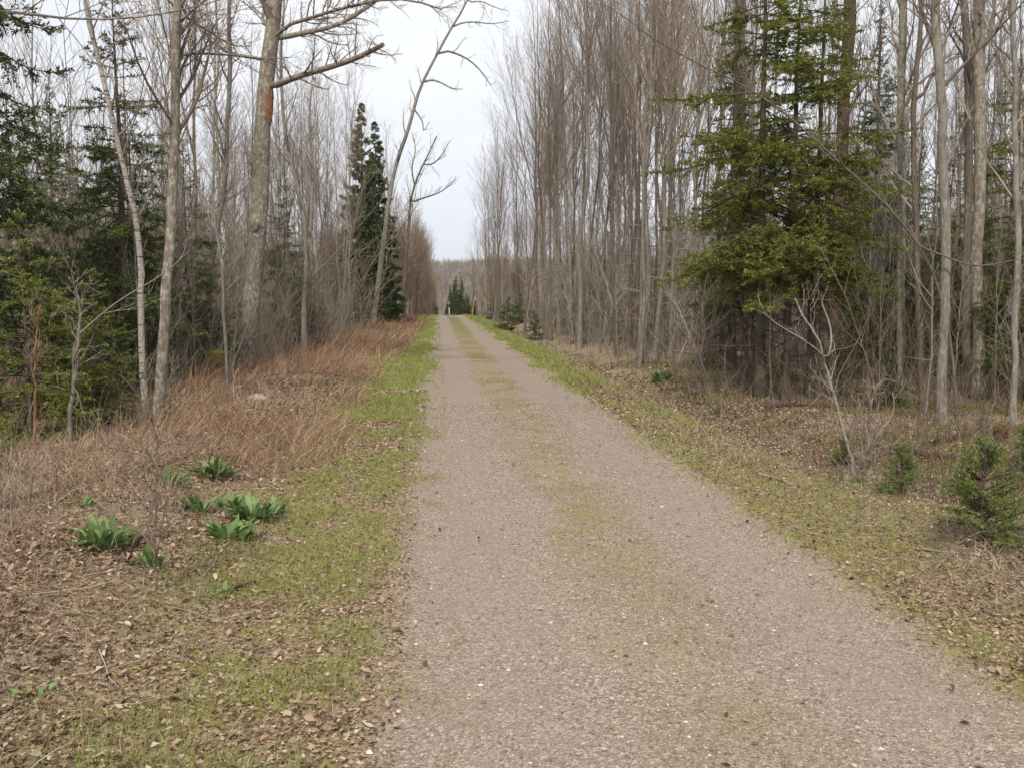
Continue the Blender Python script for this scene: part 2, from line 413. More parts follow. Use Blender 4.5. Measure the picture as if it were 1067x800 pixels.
# ------------------------------------------------------------------ bare trees
def bare_tree(name, H, r0, cb=.35, n1=26, n2=6, n3=7, spread_=1.0, wob=.03, bark='bark_grey', twig='twig', lean=(0, 0), K=14, ang=(28, 52), up=.22, sides=7, fork=False):
    t = np.linspace(0, 1, K)
    P = np.zeros((1, K, 3)); P[0, :, 2] = t * H
    wv = np.cumsum(rng.normal(size=(K, 2)), 0) * wob * H / K; wv -= wv[0]
    P[0, :, :2] = wv + np.array(lean)[None] * (t ** 1.4)[:, None] * H
    R = (r0 * (1 - .93 * t ** .85))[None]; R[0, 0] *= 1.35; P[0, 0, 2] = -.25
    tr = MB(); tubes(tr, P, np.maximum(R, .008), sides, a=rng.random(1), rough=.12)
    if fork:
        FP, FR, _, _ = grow(P, R, [1], .3, .45, (12, 20), H * .55, .25, .05, 9, .75, .01, .12)
        tubes(tr, FP, FR, 5)
        P2 = np.concatenate([P[:, ::1], np.stack([np.interp(np.linspace(0, 1, K), np.linspace(0, 1, 9), FP[0, :, k]) for k in range(3)], -1)[None]])
        R2 = np.concatenate([R, np.interp(np.linspace(0, 1, K), np.linspace(0, 1, 9), FR[0])[None]])
        P, R = P2, R2
    cr = MB()
    A, RA, _, _ = grow(P, R, n1, cb, .985, ang, H * .26 * spread_, up, .09, 6, .55, .006, .25, lenfall=.62)
    tubes(cr, A, RA, 4)
    la = lens(A)
    B, RB, _, _ = grow(A, RA, np.maximum(2, (n2 * la / la.mean())), .2, 1.0, (25, 52), la * .52, up * .8, .12, 4, .6, .0032, .4, lenfall=.5)
    tubes(cr, B, RB, 3)
    lb = lens(B)
    C, RC, _, _ = grow(B, RB, np.maximum(2, n3 * lb / lb.mean()), .15, 1.0, (22, 48), np.maximum(lb * .5, .18), up * .6, .12, 3, .6, .0023, .5, lenfall=.4)
    tubes(cr, C, RC, 3)
    # low dead side twigs down the stem
    D, RD, _, _ = grow(P[:1], R[:1], int(n1 * .6), .08, cb + .1, (55, 100), H * .075, .04, .16, 4, .3, .003, .3)
    tubes(cr, D, RD, 3)
    return tr, cr, M[bark], M[twig]
PROTO = {}
def proto(key, kind, *a, **k):
    tr, cr, mb_, mt_ = bare_tree(key, *a, **k)
    PROTO[key] = (tr.mesh('trunk', mb_), cr.mesh('crown', mt_), kind)
for i in range(9):
    proto(f'stand{i}', 'bare_tree', rng.uniform(10.5, 13.0), rng.uniform(.045, .08), rng.uniform(.32, .52), int(rng.integers(16, 27)), 5, 5, rng.uniform(.75, 1.25), rng.uniform(.03, .075), ['bark_grey', 'bark_brown', 'bark_grey'][i % 3], ['twig', 'twig', 'twig_red'][i % 3], ang=(24, 46), up=.26, fork=(i % 3 == 1))
for i in range(3):
    proto(f'pale{i}', 'bare_tree', rng.uniform(9.5, 12), rng.uniform(.06, .08), .42, 26, 6, 6, .7, .04, 'bark_lichen', 'twig_grey', ang=(25, 45), up=.28)
for i in range(4):
    proto(f'bushy{i}', 'bare_tree', rng.uniform(6.0, 7.6), rng.uniform(.04, .06), .12, 34, 7, 7, 1.25, .07, 'bark_brown', 'twig_red', ang=(28, 55), up=.25, fork=(i % 2 == 0))
for i in range(3):
    proto(f'pole{i}', 'bare_tree', rng.uniform(5.0, 7.5), rng.uniform(.022, .035), .25, 20, 4, 4, .75, .06, 'bark_grey', 'twig_grey', ang=(25, 50), up=.25, sides=5)

HERO_XY = []
TREES = []
NTREE = 0
def put_tree(key, x, y, label, group, sc=1.0, tilt=None):
    global NTREE
    tr, cr, kind = PROTO[key]
    z = float(ground_z(x, y))
    tl = tilt if tilt is not None else (rng.normal() * .035, rng.normal() * .035)
    r = thing(kind, label, 'tree', (x, y, z - .02), rng.random() * 6.28, group, sc)
    r.rotation_euler[0], r.rotation_euler[1] = tl
    for nm, me in (('trunk', tr), ('crown', cr)):
        o = bpy.data.objects.new(nm, me); COL.objects.link(o); o.parent = r
    NTREE += 1
    TREES.append((x, y))
    return r

# ------------------------------------------------------------------ hero trees from their outlines, each at its own distance
def resample(p, K):
    p = np.asarray(p, float); d = np.concatenate([[0], np.cumsum(np.linalg.norm(np.diff(p, axis=0), axis=1))]); s = np.linspace(0, d[-1], K)
    # smooth through a Catmull-like cubic by double averaging
    q = np.stack([np.interp(s, d, p[:, k]) for k in range(p.shape[1])], -1)
    for _ in range(2): q[1:-1] = .25 * q[:-2] + .5 * q[1:-1] + .25 * q[2:]
    return q
def hero(name, label, pts, w0, w1, bark, twig, limbs=(), depth=None, n1=14, cb=.45, tw=(4, 5), llen=.2, cat='tree', extra=None, up=.2, K=26, group=None, flare=1.45, ang=(30, 60)):
    (u0, v0) = pts[0]
    base = gp(u0, v0) if depth is None else at_depth(u0, depth)
    dep = float(base @ FWD)
    W = [base + np.array([0, 0, -.12])] + [on_plane(u, v, dep) for (u, v) in pts[1:]]
    P = resample(np.array(W), K); n = len(P)
    P[2:-1] += np.cumsum(rng.normal(size=(n - 3, 3)) * np.array([.006, .02, 0]), 0)
    t = np.linspace(0, 1, n)
    R = .5 * dep / FPX * (w0 + (w1 - w0) * t); R = R * (1 + (flare - 1) * np.exp(-t * n / 1.6))
    root = thing(name, label, cat, base, 0, group)
    O = base
    HERO_XY.append(base[:2])
    tr = MB(); Pn = P - O
    tubes(tr, Pn, R, 11, a=.5, rough=.10, cap=True)
    LP, LR = [], []
    for lb in limbs:
        lp, a0, a1 = lb[:3]; dd = lb[3] if len(lb) > 3 else 0.0
        q = np.array([on_plane(u, v, dep + dd * i / (len(lp) - 1)) for i, (u, v) in enumerate(lp)])
        q = resample(q, 10) - O
        j = int(np.argmin(np.linalg.norm(Pn - q[0], axis=1))); q[0] = Pn[j]
        LP.append(q); LR.append(.5 * dep / FPX * np.linspace(a0, a1, 10))
    cr = MB()
    A, RA, _, _ = grow(Pn[None], R[None], n1, cb, .98, ang, lens(Pn[None]) * llen, up, .11, 10, .5, .006, .2, lenfall=.5)
    lim = None
    if LP:
        LPa, LRa = np.array(LP), np.array(LR)
        if len(A): A = np.concatenate([A, LPa]); RA = np.concatenate([RA, LRa])
        else: A, RA = LPa, LRa
        lim = MB()
        tubes(lim, LPa, LRa, 7, a=.5, rough=.1, cap=True)
        tubes(cr, A[:-len(LP)], RA[:-len(LP)], 4)
    else: tubes(cr, A, RA, 4)
    if len(A):
        la = lens(A)
        B, RB, _, _ = grow(A, RA, np.maximum(2, tw[0] * la / .8), .15, 1, (28, 60), np.clip(la * .4, .2, .9), up * .6, .15, 5, .55, .0035, .35, lenfall=.4)
        tubes(cr, B, RB, 3)
        C, RC, _, _ = grow(B, RB, np.maximum(2, tw[1] * lens(B) / .4), .15, 1, (25, 55), .24, up * .5, .16, 4, .6, .0026, .5, lenfall=.3)
        tubes(cr, C, RC, 3)
        D, RD, _, _ = grow(C, RC, 2, .3, 1, (25, 55), .10, .1, .12, 3, .7, .002, .5)
        tubes(cr, D, RD, 3)
    tr.build('trunk', M[bark], root)
    if lim is not None:
        for q, rr in zip(LP, LR):
            lm = MB(); tubes(lm, q, rr, 7, a=.5, rough=.1, cap=True); lm.build('limb', M[bark], root)
    if cr.n: cr.build('crown', M[twig], root)
    return root, Pn, R, dep, O

# left of the track
maple, mP, mR, mD, mO = hero('maple_tree', 'thick lichen-spotted bare maple left of the path with orange wound and long limbs',
     [(254, 391), (259, 340), (264, 290), (268, 245), (271, 200), (272, 150), (275, 100), (281, 55), (286, 10), (292, -60), (300, -150), (305, -210)],
     19.5, 12, 'bark_maple', 'twig',
     limbs=[([(275, 95), (304, 81), (331, 74), (355, 67), (375, 61), (388, 52), (399, 47)], 7.0, 4.5, -1.5),
            ([(285, 44), (297, 35), (331, 34), (355, 27), (375, 13), (395, 0), (425, -25)], 6, 2.5, 1.0),
            ([(287, 30), (315, 22), (341, 13), (370, 5), (420, -5), (460, 10)], 4, 1.5, -2.5),
            ([(284, 25), (275, 29), (271, 20), (279, 3), (270, -40)], 5, 2, 1.5),
            ([(277, 62), (262, 60), (236, 57), (215, 40), (200, 14)], 4, 1.4, .8),
            ([(288, -20), (320, -60), (360, -80)], 6, 2, 0)], n1=12, cb=.62, tw=(6, 6), llen=.22)
def shell_patch(Pn, R, j0, j1, ang0, ang1, lift, mat, name, root):
    """a patch of bare wood lying proud of the bark between two stations of the trunk"""
    mb = MB(); st = np.linspace(j0, j1, 10); an = np.linspace(ang0, ang1, 7)
    idx = np.arange(len(Pn)); c = np.stack([np.interp(st, idx, Pn[:, k]) for k in range(3)], -1); r = np.interp(st, idx, R)
    prof = np.sin(np.linspace(.12, math.pi - .12, 10)) ** .35
    amid = .5 * (ang0 + ang1)
    V = []
    for i in range(10):
        for a in an:
            aa = amid + (a - amid) * prof[i] * rng.uniform(.9, 1.1)
            rr = r[i] * 1.04 + lift * math.cos((a - amid) / (an[-1] - amid) * 1.5) * prof[i] + rng.normal() * .004
            V.append(c[i] + rr * (math.cos(aa) * np.array([1, 0, 0]) + math.sin(aa) * np.array([0, -1, 0])))
    i, j = np.meshgrid(np.arange(9), np.arange(6), indexing='ij'); b = (i * 7 + j).ravel()
    mb.add(np.array(V), np.stack([b, b + 1, b + 8, b + 7], -1)); return mb.build(name, mat, root)
def st_at(Pn, O, v):   # station of a trunk at picture row v
    _, pv = px_of(*(Pn + O).T); return float(np.interp(-v, -pv, np.arange(len(pv))))
shell_patch(mP, mR, st_at(mP, mO, 130), st_at(mP, mO, 95), -.5, 1.3, .03, M['raw_wood'], 'bare_wood_patch', maple)
def blob(mb, c, r, n=10, seed=0, mat=0):
    th = np.linspace(0, math.pi, n); ph = np.arange(2 * n) * math.pi / n
    T, Pp = np.meshgrid(th, ph, indexing='ij')
    d = np.stack([np.sin(T) * np.cos(Pp), np.sin(T) * np.sin(Pp), np.cos(T)], -1)
    k = 1 + .35 * (vnoise(d[..., 0] * 3 + d[..., 2] * 2, d[..., 1] * 3 + 7, 1, seed) - .5) + .2 * (vnoise(d[..., 0] * 9, d[..., 1] * 9 + d[..., 2] * 7, 1, seed + 3) - .5)
    V = c + d * k[..., None] * np.asarray(r)
    i, j = np.meshgrid(np.arange(n - 1), np.arange(2 * n), indexing='ij'); j2 = (j + 1) % (2 * n)
    mb.add(V.reshape(-1, 3), np.stack([i * 2 * n + j, i * 2 * n + j2, (i + 1) * 2 * n + j2, (i + 1) * 2 * n + j], -1).reshape(-1, 4), None, mat)
k = int(st_at(mP, mO, 222)); mb = MB(); blob(mb, mP[k] + np.array([-.03, -mR[k] * .75, 0]), (.13, .10, .2), 10, 4); mb.build('burl', M['bark_maple'], maple)

hero('bare_tree', 'grey bare tree with white-flecked foot just right of the thin birch',
     [(162, 441), (168, 395), (171, 345), (173, 300), (177, 230), (179, 170), (181, 120), (184, 60), (188, 0), (193, -80), (197, -180)],
     11.5, 7.5, 'bark_maple', 'twig',
     limbs=[([(184, 62), (190, 53), (215, 57), (245, 57), (275, 63), (300, 60)], 3.2, 1.2, 1.2),
            ([(182, 132), (172, 118), (160, 98), (148, 78), (140, 55), (128, 20)], 3.2, 1.3, -1),
            ([(188, 15), (205, 25), (225, 38), (245, 50), (262, 48)], 2.6, 1, .5),
            ([(187, 25), (199, 12), (215, 0), (240, -20)], 3, 1.2, -.8)], n1=14, cb=.5, tw=(5, 5))
hero('birch_tree', 'thin pale birch with crooked left-leaning stem before the dark fir trunks',
     [(152, 443), (149, 400), (147, 350), (145, 300), (142, 240), (134, 195), (122, 155), (114, 115), (108, 90), (97, 50), (88, 10), (82, -40), (80, -90)],
     7.5, 3.5, 'bark_birch', 'twig', n1=14, cb=.42, tw=(4, 4), llen=.15, flare=1.2)
hero('bare_tree', 'slim bare sapling tree twisting up between stump and thick maple',
     [(236, 410), (238, 370), (233, 330), (234, 290), (228, 250), (222, 205), (226, 170), (224, 120), (230, 60), (226, 0), (228, -60)],
     3.6, 1.6, 'bark_grey', 'twig_grey', n1=20, cb=.2, tw=(4, 4), llen=.2, flare=1.1)
hero('bare_tree', 'slender leaning bare tree with a smooth stem left of the dark stump',
     [(209, 392), (211, 355), (217, 310), (222, 265), (226, 240), (236, 190), (240, 130), (243, 60), (242, -30)],
     7, 3.5, 'bark_grey', 'twig', n1=16, cb=.4, tw=(4, 4), llen=.15, flare=1.2)
lean, lP, lR, lD, lO = hero('bare_tree', 'tall bare tree with kinked trunk bowing right toward the path',
     [(388, 342), (394, 300), (400, 255), (405, 215), (410, 180), (418, 158), (427, 135), (433, 110), (438, 88), (452, 68), (461, 46), (474, 25), (489, 2), (498, -30)],
     6.0, 1.5, 'bark_grey', 'twig',
     limbs=[([(438, 88), (448, 82), (460, 86), (472, 94), (482, 93)], 2.6, .8, -.6),
            ([(460, 52), (470, 54), (486, 60), (500, 72), (512, 90)], 2.4, .8, 1),
            ([(474, 26), (492, 22), (512, 26), (530, 22)], 1.8, .7, 1),
            ([(487, 4), (500, 0), (515, 8), (530, 12)], 1.5, .6, -1),
            ([(432, 115), (442, 128), (440, 140), (447, 128)], 1.6, .6)], n1=10, cb=.35, tw=(2, 3), llen=.10, flare=1.25)
hero('bare_tree', 'dark crooked bare tree with wide spreading limbs at the end of the left thicket',
     [(418, 334), (422, 290), (425, 250), (427, 215), (433, 190), (441, 172), (450, 156), (455, 142)],
     4.2, 1.2, 'bark_brown', 'twig',
     limbs=[([(427, 213), (438, 207), (452, 204), (464, 198), (475, 187)], 2, .7, 1), ([(432, 192), (428, 175), (434, 158), (430, 140)], 1.8, .6), ([(441, 172), (452, 172), (462, 160), (468, 148)], 1.6, .6, -1)],
     n1=12, cb=.35, tw=(3, 4), llen=.2, flare=1.2)
hero('bare_tree', 'thin bare tree with an upright straight pole trunk just left of the distant spruce pair',
     [(325, 356), (326, 300), (324, 240), (327, 180), (323, 130), (325, 90)], 5, 1.4, 'bark_grey', 'twig', n1=18, cb=.35, tw=(3, 4), llen=.16)
hero('bare_tree', 'grey bare tree with curving double bend right behind the thick maple',
     [(318, 372), (316, 330), (320, 280), (318, 230), (308, 190), (297, 150), (294, 118), (290, 60), (296, 0)], 6, 2.2, 'bark_grey', 'twig', n1=16, cb=.4, tw=(3, 4), llen=.16)
# limb that reaches in across the upper left corner: its tree stands just outside the view
hero('maple_tree', 'long thin dark limb of a near tree arching across the upper left corner',
     [(-95, 560), (-94, 440), (-90, 300), (-86, 150), (-80, 20), (-74, -120), (-70, -250)], 26, 14, 'bark_maple', 'twig_red',
     limbs=[([(-82, 30), (-50, 5), (-20, 2), (0, 8), (30, 17), (70, 22), (105, 22), (150, 19), (190, 13), (222, 3), (250, -6)], 3.8, 1.2, .5)], n1=0, tw=(4, 4))

# right of the track
hero('bare_tree', 'straight smooth grey bare trunk in front, right of the lichened trunk',
     [(981, 441), (982, 400), (982, 340), (981, 270), (979, 200), (976, 130), (974, 70), (973, 0), (972, -90), (970, -200)],
     10, 8, 'bark_grey', 'twig', n1=14, cb=.55, tw=(4, 4), limbs=[([(978, 195), (990, 165), (1000, 140), (1015, 110)], 2.5, 1), ([(975, 60), (990, 30), (1008, 5), (1020, -30)], 3, 1, 1)])
hero('bare_tree', 'pale green-lichened bare trunk left of the two straight grey trunks on the right',
     [(941, 376), (939, 320), (938, 260), (938, 200), (938, 130), (940, 60), (941, 0), (942, -110)], 8.5, 7.5, 'bark_lichen', 'twig', n1=12, cb=.5, tw=(4, 4), depth=19)
hero('bare_tree', 'brownish forking bare trunk between the lichened trunk and the front grey trunk',
     [(962, 380), (958, 320), (957, 260), (955, 180), (953, 120), (957, 60), (960, 0), (962, -80)], 7, 4, 'bark_brown', 'twig', n1=16, cb=.4, tw=(4, 4), depth=18,
     limbs=[([(957, 110), (975, 70), (985, 40), (1000, 0)], 4, 2, .8)])
hero('bare_tree', 'broad pale grey bare trunk near the right edge with a darker trunk touching it',
     [(1020, 412), (1019, 350), (1018, 280), (1019, 200), (1020, 120), (1021, 50), (1021, 0), (1022, -120)], 12, 10.5, 'bark_maple', 'twig', n1=12, cb=.5, tw=(4, 4), depth=17)
hero('bare_tree', 'dark bare trunk close against the left of the broad pale trunk',
     [(1008, 405), (1008, 330), (1007, 250), (1006, 170), (1004, 90), (1001, 0), (999, -90)], 9, 7, 'bark_brown', 'twig', n1=12, cb=.5, tw=(4, 4), depth=18.5)
hero('bare_tree', 'slim grey bare trunk at the very right edge of the picture',
     [(1056, 446), (1057, 380), (1057, 300), (1058, 220), (1056, 140), (1055, 60), (1056, 0), (1056, -100)], 6.5, 5, 'bark_grey', 'twig', n1=12, cb=.45, tw=(4, 4),
     limbs=[([(1057, 95), (1045, 70), (1030, 55)], 2, 1)])
hero('bare_tree', 'heavy dark bare trunk leaning right with flaky reddish bark at its top, behind the hemlocks',
     [(868, 372), (869, 320), (872, 250), (876, 180), (880, 110), (884, 60), (887, 0), (892, -80)], 13, 12, 'bark_red', 'twig', n1=12, cb=.5, tw=(4, 4), depth=21)
hero('bare_tree', 'thick dark bare trunk at the left foot of the hemlocks, half hidden in brush',
     [(766, 366), (766, 320), (767, 260), (769, 190), (771, 110), (772, 30), (774, -60)], 18, 9, 'bark_dark', 'twig', n1=14, cb=.5, tw=(4, 4))
hero('bare_tree', 'long thin leaning stem arching to the upper left across the hemlocks on the right',
     [(1000, 432), (992, 350), (980, 300), (968, 270), (940, 234), (917, 208), (892, 185), (865, 160), (837, 137), (795, 103), (752, 80), (700, 55), (655, 24), (630, 5)],
     3.6, 1.0, 'bark_brown', 'twig', n1=10, cb=.35, tw=(1, 2), llen=.07, flare=1.1, depth=12.3, K=34,
     limbs=[([(958, 258), (975, 262), (1000, 275), (1025, 280), (1050, 272), (1075, 268)], 2.2, 1, -.5), ([(880, 175), (868, 150), (866, 130)], 1.4, .6)])
hero('dead_sapling', 'bleached dead forked sapling leaning left at the edge of the right verge',
     [(893, 497), (884, 462), (873, 425), (866, 390), (859, 368), (852, 350), (840, 332), (829, 312)],
     3.6, 1.6, 'dead_wood', 'twig_grey', limbs=[([(862, 377), (866, 362), (867, 345), (862, 330), (856, 315)], 2.6, 1.2, .3), ([(870, 410), (862, 402), (852, 394), (846, 392)], 1.6, .8), ([(859, 370), (835, 352), (812, 340), (795, 326)], 1.6, .7, .4), ([(873, 425), (868, 417), (858, 412)], 1.3, .7)],
     n1=6, cb=.3, tw=(2, 2), llen=.12, cat='sapling', flare=1.1)
hero('shrub', 'small multi-stemmed pale bare shrub just right of the bleached dead sapling',
     [(900, 490), (903, 465), (906, 440), (912, 420), (922, 408)], 2.6, .9, 'dead_wood', 'twig_grey',
     limbs=[([(901, 488), (897, 460), (899, 435), (894, 415)], 2, .7), ([(902, 478), (912, 455), (926, 440), (934, 425), (930, 408)], 2, .7, .2), ([(901, 488), (889, 470), (882, 455)], 1.6, .7), ([(902, 485), (908, 470), (909, 450)], 1.6, .7)], n1=10, cb=.2, tw=(3, 3), llen=.2, cat='shrub', flare=1.0)
hero('sapling', 'pale bare sapling on the left with one long branch rising to the right',
     [(72, 462), (74, 430), (76, 395), (80, 365), (83, 345), (80, 318), (72, 290)], 5, 1.6, 'bark_grey', 'twig_grey',
     limbs=[([(83, 348), (97, 335), (120, 315), (140, 303), (160, 293), (180, 280), (196, 262)], 2.2, .9, .5), ([(74, 400), (82, 410), (86, 430), (90, 440)], 1.4, .7)], n1=12, cb=.3, tw=(3, 3), llen=.18, cat='sapling', flare=1.1)
hero('sapling', 'thin orange-barked sapling standing upright before the evergreens at far left',
     [(38, 468), (38, 430), (37, 395), (38, 360), (40, 330), (42, 318)], 3.6, 1.6, 'raw_wood', 'twig_red', limbs=[([(37, 400), (33, 385), (34, 370)], 1.8, .9), ([(38, 360), (45, 345), (55, 338)], 1.2, .7)], n1=6, cb=.4, tw=(2, 2), llen=.12, cat='sapling', flare=1.0)
hero('sapling', 'dark leafless twiggy stem rising from the leaf litter among the green leafy plants',
     [(160, 616), (161, 580), (163, 545), (166, 515), (163, 480), (160, 455), (158, 430)], 3.0, 1.0, 'bark_brown', 'twig', limbs=[([(161, 590), (167, 560), (172, 530), (174, 500)], 1.6, .7)], n1=9, cb=.25, tw=(3, 3), llen=.16, cat='sapling', flare=1.0)

# ------------------------------------------------------------------ conifers
def conifer(H, r0, cb, Lmax, dz=.22, nb=5, tilt=(-8, 40), droop=.16, prof=.8, step2=.09, len2=.36, step3=.09, nl=.05, nw=.011, dens=55, bark='bark_dark', needles='needle_fir', lean=(0, 0), gap=0.0, rag=.35, L3=True, flatn=.45, dead=14, base_taper=0.0, deadL=.9):
    K = 12; t = np.linspace(0, 1, K); P = np.zeros((1, K, 3)); P[0, :, 2] = t * H; P[0, 0, 2] = -.15
    P[0, :, :2] = np.cumsum(rng.normal(size=(K, 2)), 0) * .006 * H / 3 + np.array(lean)[None] * t[:, None] * H; P[0, :, :2] -= P[0, 0, :2]
    R = np.maximum(r0 * (1 - .96 * t), .004)[None]; R[0, 0] *= 1.3
    tr = MB(); tubes(tr, P, R, 9, a=.5, rough=.08)
    if dead:
        D, RD, _, _ = grow(P, R, dead, .06, max(.1, cb / H), (70, 100), deadL, -.06, .10, 6, .25, .005, .2); tubes(tr, D, RD, 3)
        D2, RD2, _, _ = grow(D, RD, 6, .2, 1, (35, 70), .3, -.03, .1, 3, .6, .003, .4); tubes(tr, D2, RD2, 3)
    zs = np.arange(cb, H * .985, dz); n = 0; bs, ds, ls, el = [], [], [], []
    for z in zs:
        if rng.random() < gap: continue
        q = (H - z) / (H - cb)
        for a in np.arange(max(3, int(round(nb * (.55 + .45 * q))))):
            az = rng.random() * 6.283
            zz = min(z + rng.uniform(-.5, .5) * dz, H * .985)
            L = Lmax * (q ** prof) * rng.uniform(1 - rag, 1.12) * (1 - base_taper * max(0, q - .7) / .3)
            if rng.random() < .08: L *= .5
            e = math.radians(tilt[0] + (tilt[1] - tilt[0]) * (1 - q) ** 1.3 + rng.normal() * 6)
            bs.append(zz); ds.append((math.cos(az) * math.cos(e), math.sin(az) * math.cos(e), math.sin(e))); ls.append(max(L, .05))
    bs, ds, L = np.array(bs), np.array(ds), np.array(ls); N = len(bs)
    B0, _ = along(P, np.zeros(N, int), np.clip(bs / H, 0, .999))
    KB = 7; A = np.empty((N, KB, 3)); A[:, 0] = B0; d = ds.copy()
    for k in range(1, KB):
        s = k / (KB - 1)
        d = nrm(d + np.array([0, 0, 1.0]) * (droop * (-1.0 if s < .62 else .9)) * np.minimum(L, 1.2)[:, None] + rng.normal(size=(N, 3)) * .05)
        A[:, k] = A[:, k - 1] + d * (L / (KB - 1))[:, None]
    rb = np.minimum(.018, .006 + L * .006); RA = rb[:, None] * np.linspace(1, .25, KB)[None]
    cr = MB(); tubes(cr, A, RA, 4, mat=0)
    B, RB, _, _ = grow(A, RA, np.maximum(2, L / step2), .18, 1.0, (42, 68), np.maximum(L * len2, .10), -.06, .07, 4, .6, .0022, .4, flat=.12, lenfall=.72)
    tubes(cr, B, RB, 3, mat=0)
    tw = [(A, RA, .35), (B, RB, .1)]
    if L3:
        lb = lens(B)
        C, RC, _, _ = grow(B, RB, np.maximum(1, lb / step3), .15, 1.0, (38, 62), np.clip(lb * .45, .05, .26), -.05, .06, 3, .6, .002, .5, flat=.15, lenfall=.55)
        tw.append((C, RC, .0))
    for Q, RQ, t0 in tw:
        lq = lens(Q) * (1 - t0); c = rng.poisson(lq * dens); idx = np.repeat(np.arange(len(Q)), c); nn = len(idx)
        if nn == 0: continue
        tt = t0 + (1 - t0) * rng.random(nn); Bp, T = along(Q, idx, tt)
        rv = rng.normal(size=(nn, 3)); rv[:, 2] *= flatn; rv[:, 2] += .12
        pr = nrm(rv - (rv * T).sum(1, keepdims=True) * T)
        D = nrm(T * rng.uniform(.3, .9, nn)[:, None] + pr * .8)
        sd = nrm(np.cross(D, nrm(rng.normal(size=(nn, 3)) + np.array([0, 0, 1.5]))))
        ln = nl * rng.uniform(.6, 1.25, nn)[:, None]; w = nw * rng.uniform(.7, 1.2, nn)[:, None] * .5
        V = np.stack([Bp, Bp + D * ln * .5 + sd * w, Bp + D * ln, Bp + D * ln * .5 - sd * w], 1)
        # one shade per branchlet, a little per needle: new growth and old
        a = np.clip(.65 * rng.random(len(Q))[idx] + .35 * rng.random(nn), 0, 1)
        cr.add(V.reshape(-1, 3), np.arange(nn * 4).reshape(-1, 4), np.repeat(a, 4), 1, False)
    return tr.mesh('trunk', M[bark]), cr.mesh('crown', [M[bark], M[needles]])
def put_conifer(mesh, name, label, loc, group=None, sc=1.0, rz=None, tilt=(0, 0), cat='tree'):
    r = thing(name, label, cat, loc, rng.random() * 6.28 if rz is None else rz, group, sc)
    r.rotation_euler[0], r.rotation_euler[1] = tilt
    for nm, me in zip(('trunk', 'crown'), mesh):
        o = bpy.data.objects.new(nm, me); COL.objects.link(o); o.parent = r
    HERO_XY.append(np.array(loc[:2])); return r
fir_a = conifer(6.6, .085, 1.3, 1.55, dz=.2, nb=6, gap=.12, nl=.065, nw=.02, dens=95, step2=.075)
fir_b = conifer(8.2, .10, 1.2, 1.85, dz=.22, nb=6, gap=.14, nl=.07, nw=.022, dens=80, step2=.085, needles='needle_spruce', droop=.2)
fir_c = conifer(9.5, .12, 1.8, 1.5, dz=.19, nb=7, nl=.075, nw=.024, dens=70, step2=.085, needles='needle_spruce', tilt=(-12, 45), L3=True)
hem_a = conifer(9.0, .09, 2.3, 2.0, dz=.28, nb=6, tilt=(-6, 25), droop=.10, prof=.55, gap=.2, nl=.05, nw=.019, dens=120, needles='needle_hemlock', flatn=.22, step2=.085, step3=.075, rag=.5, dead=16)
hem_b = conifer(8.6, .085, 2.2, 2.0, dz=.28, nb=6, tilt=(-4, 22), droop=.12, prof=.5, gap=.16, nl=.05, nw=.019, dens=120, needles='needle_hemlock', flatn=.22, step2=.085, step3=.075, rag=.5, dead=16, lean=(.02, 0))
hem_y = conifer(2.6, .03, .2, 1.25, dz=.13, nb=5, tilt=(5, 35), droop=.18, prof=.7, nl=.038, nw=.013, dens=150, needles='needle_hemlock', flatn=.25, step2=.07, step3=.06, rag=.4, dead=0)
spruce_y = conifer(.66, .012, .05, .42, dz=.042, nb=6, tilt=(14, 68), droop=.03, prof=.55, step2=.035, len2=.45, step3=.05, nl=.024, nw=.0055, dens=360, needles='needle_young', flatn=.8, dead=0, L3=False)
spruce_s = conifer(1.7, .03, .1, .75, dz=.10, nb=6, tilt=(0, 50), droop=.06, prof=.75, step2=.06, nl=.05, nw=.018, dens=170, needles='needle_fir', flatn=.7, dead=0, L3=False)
far_sp = conifer(9.0, .11, .7, 1.5, dz=.17, nb=6, tilt=(-12, 45), prof=.8, nl=.12, nw=.05, dens=130, needles='needle_spruce', step3=.11, step2=.10, rag=.2, dead=0)

E = math.radians
put_conifer(fir_b, 'spruce_tree', 'tall dark spruce filling the left edge of the picture', at_depth(-12, 12.5), None, 1.15)
put_conifer(fir_a, 'fir_tree', 'dark fir with twin-looking black trunk behind the thin pale birch on the left', at_depth(131, 15.2), None, .98)
put_conifer(fir_b, 'fir_tree', 'second dark trunked fir close right of the twin trunk behind the birch', at_depth(143, 16.2), None, .58)
put_conifer(fir_c, 'fir_tree', 'dark fir in the gap between the left edge spruce and the fir behind the birch', at_depth(62, 19), None, .62)
put_conifer(fir_a, 'fir_tree', 'dark fir low behind the grey tree, left of the slender leaning tree', at_depth(199, 19), None, .72)
put_conifer(fir_b, 'fir_tree', 'dim dark fir directly behind the thick maple', at_depth(300, 27), None, .62)
put_conifer(fir_a, 'fir_tree', 'small dim fir low in the brush to the right of the thick maple', at_depth(322, 30), None, .5)
put_conifer(hem_y, 'young_hemlock', 'low yellow-green young hemlock with drooping sprays at the lower left under the spruce', at_depth(30, 10.4), None, .95, cat='tree')
put_conifer(hem_y, 'young_hemlock', 'yellow-green young hemlock sprays beside the feet of the dark fir trunks on the left', at_depth(100, 11.6), None, .72)
put_conifer(far_sp, 'spruce_tree', 'tallest narrow spruce of the pair against the sky on the left', at_depth(381, 51), None, 1.27, tilt=(.01, 0))
put_conifer(far_sp, 'spruce_tree', 'shorter fuller spruce touching the tallest narrow one on the left skyline', at_depth(393, 47), None, 1.08)
put_conifer(fir_a, 'fir_tree', 'small green fir at the foot of the distant spruce pair on the left', at_depth(400, 46), None, .3)

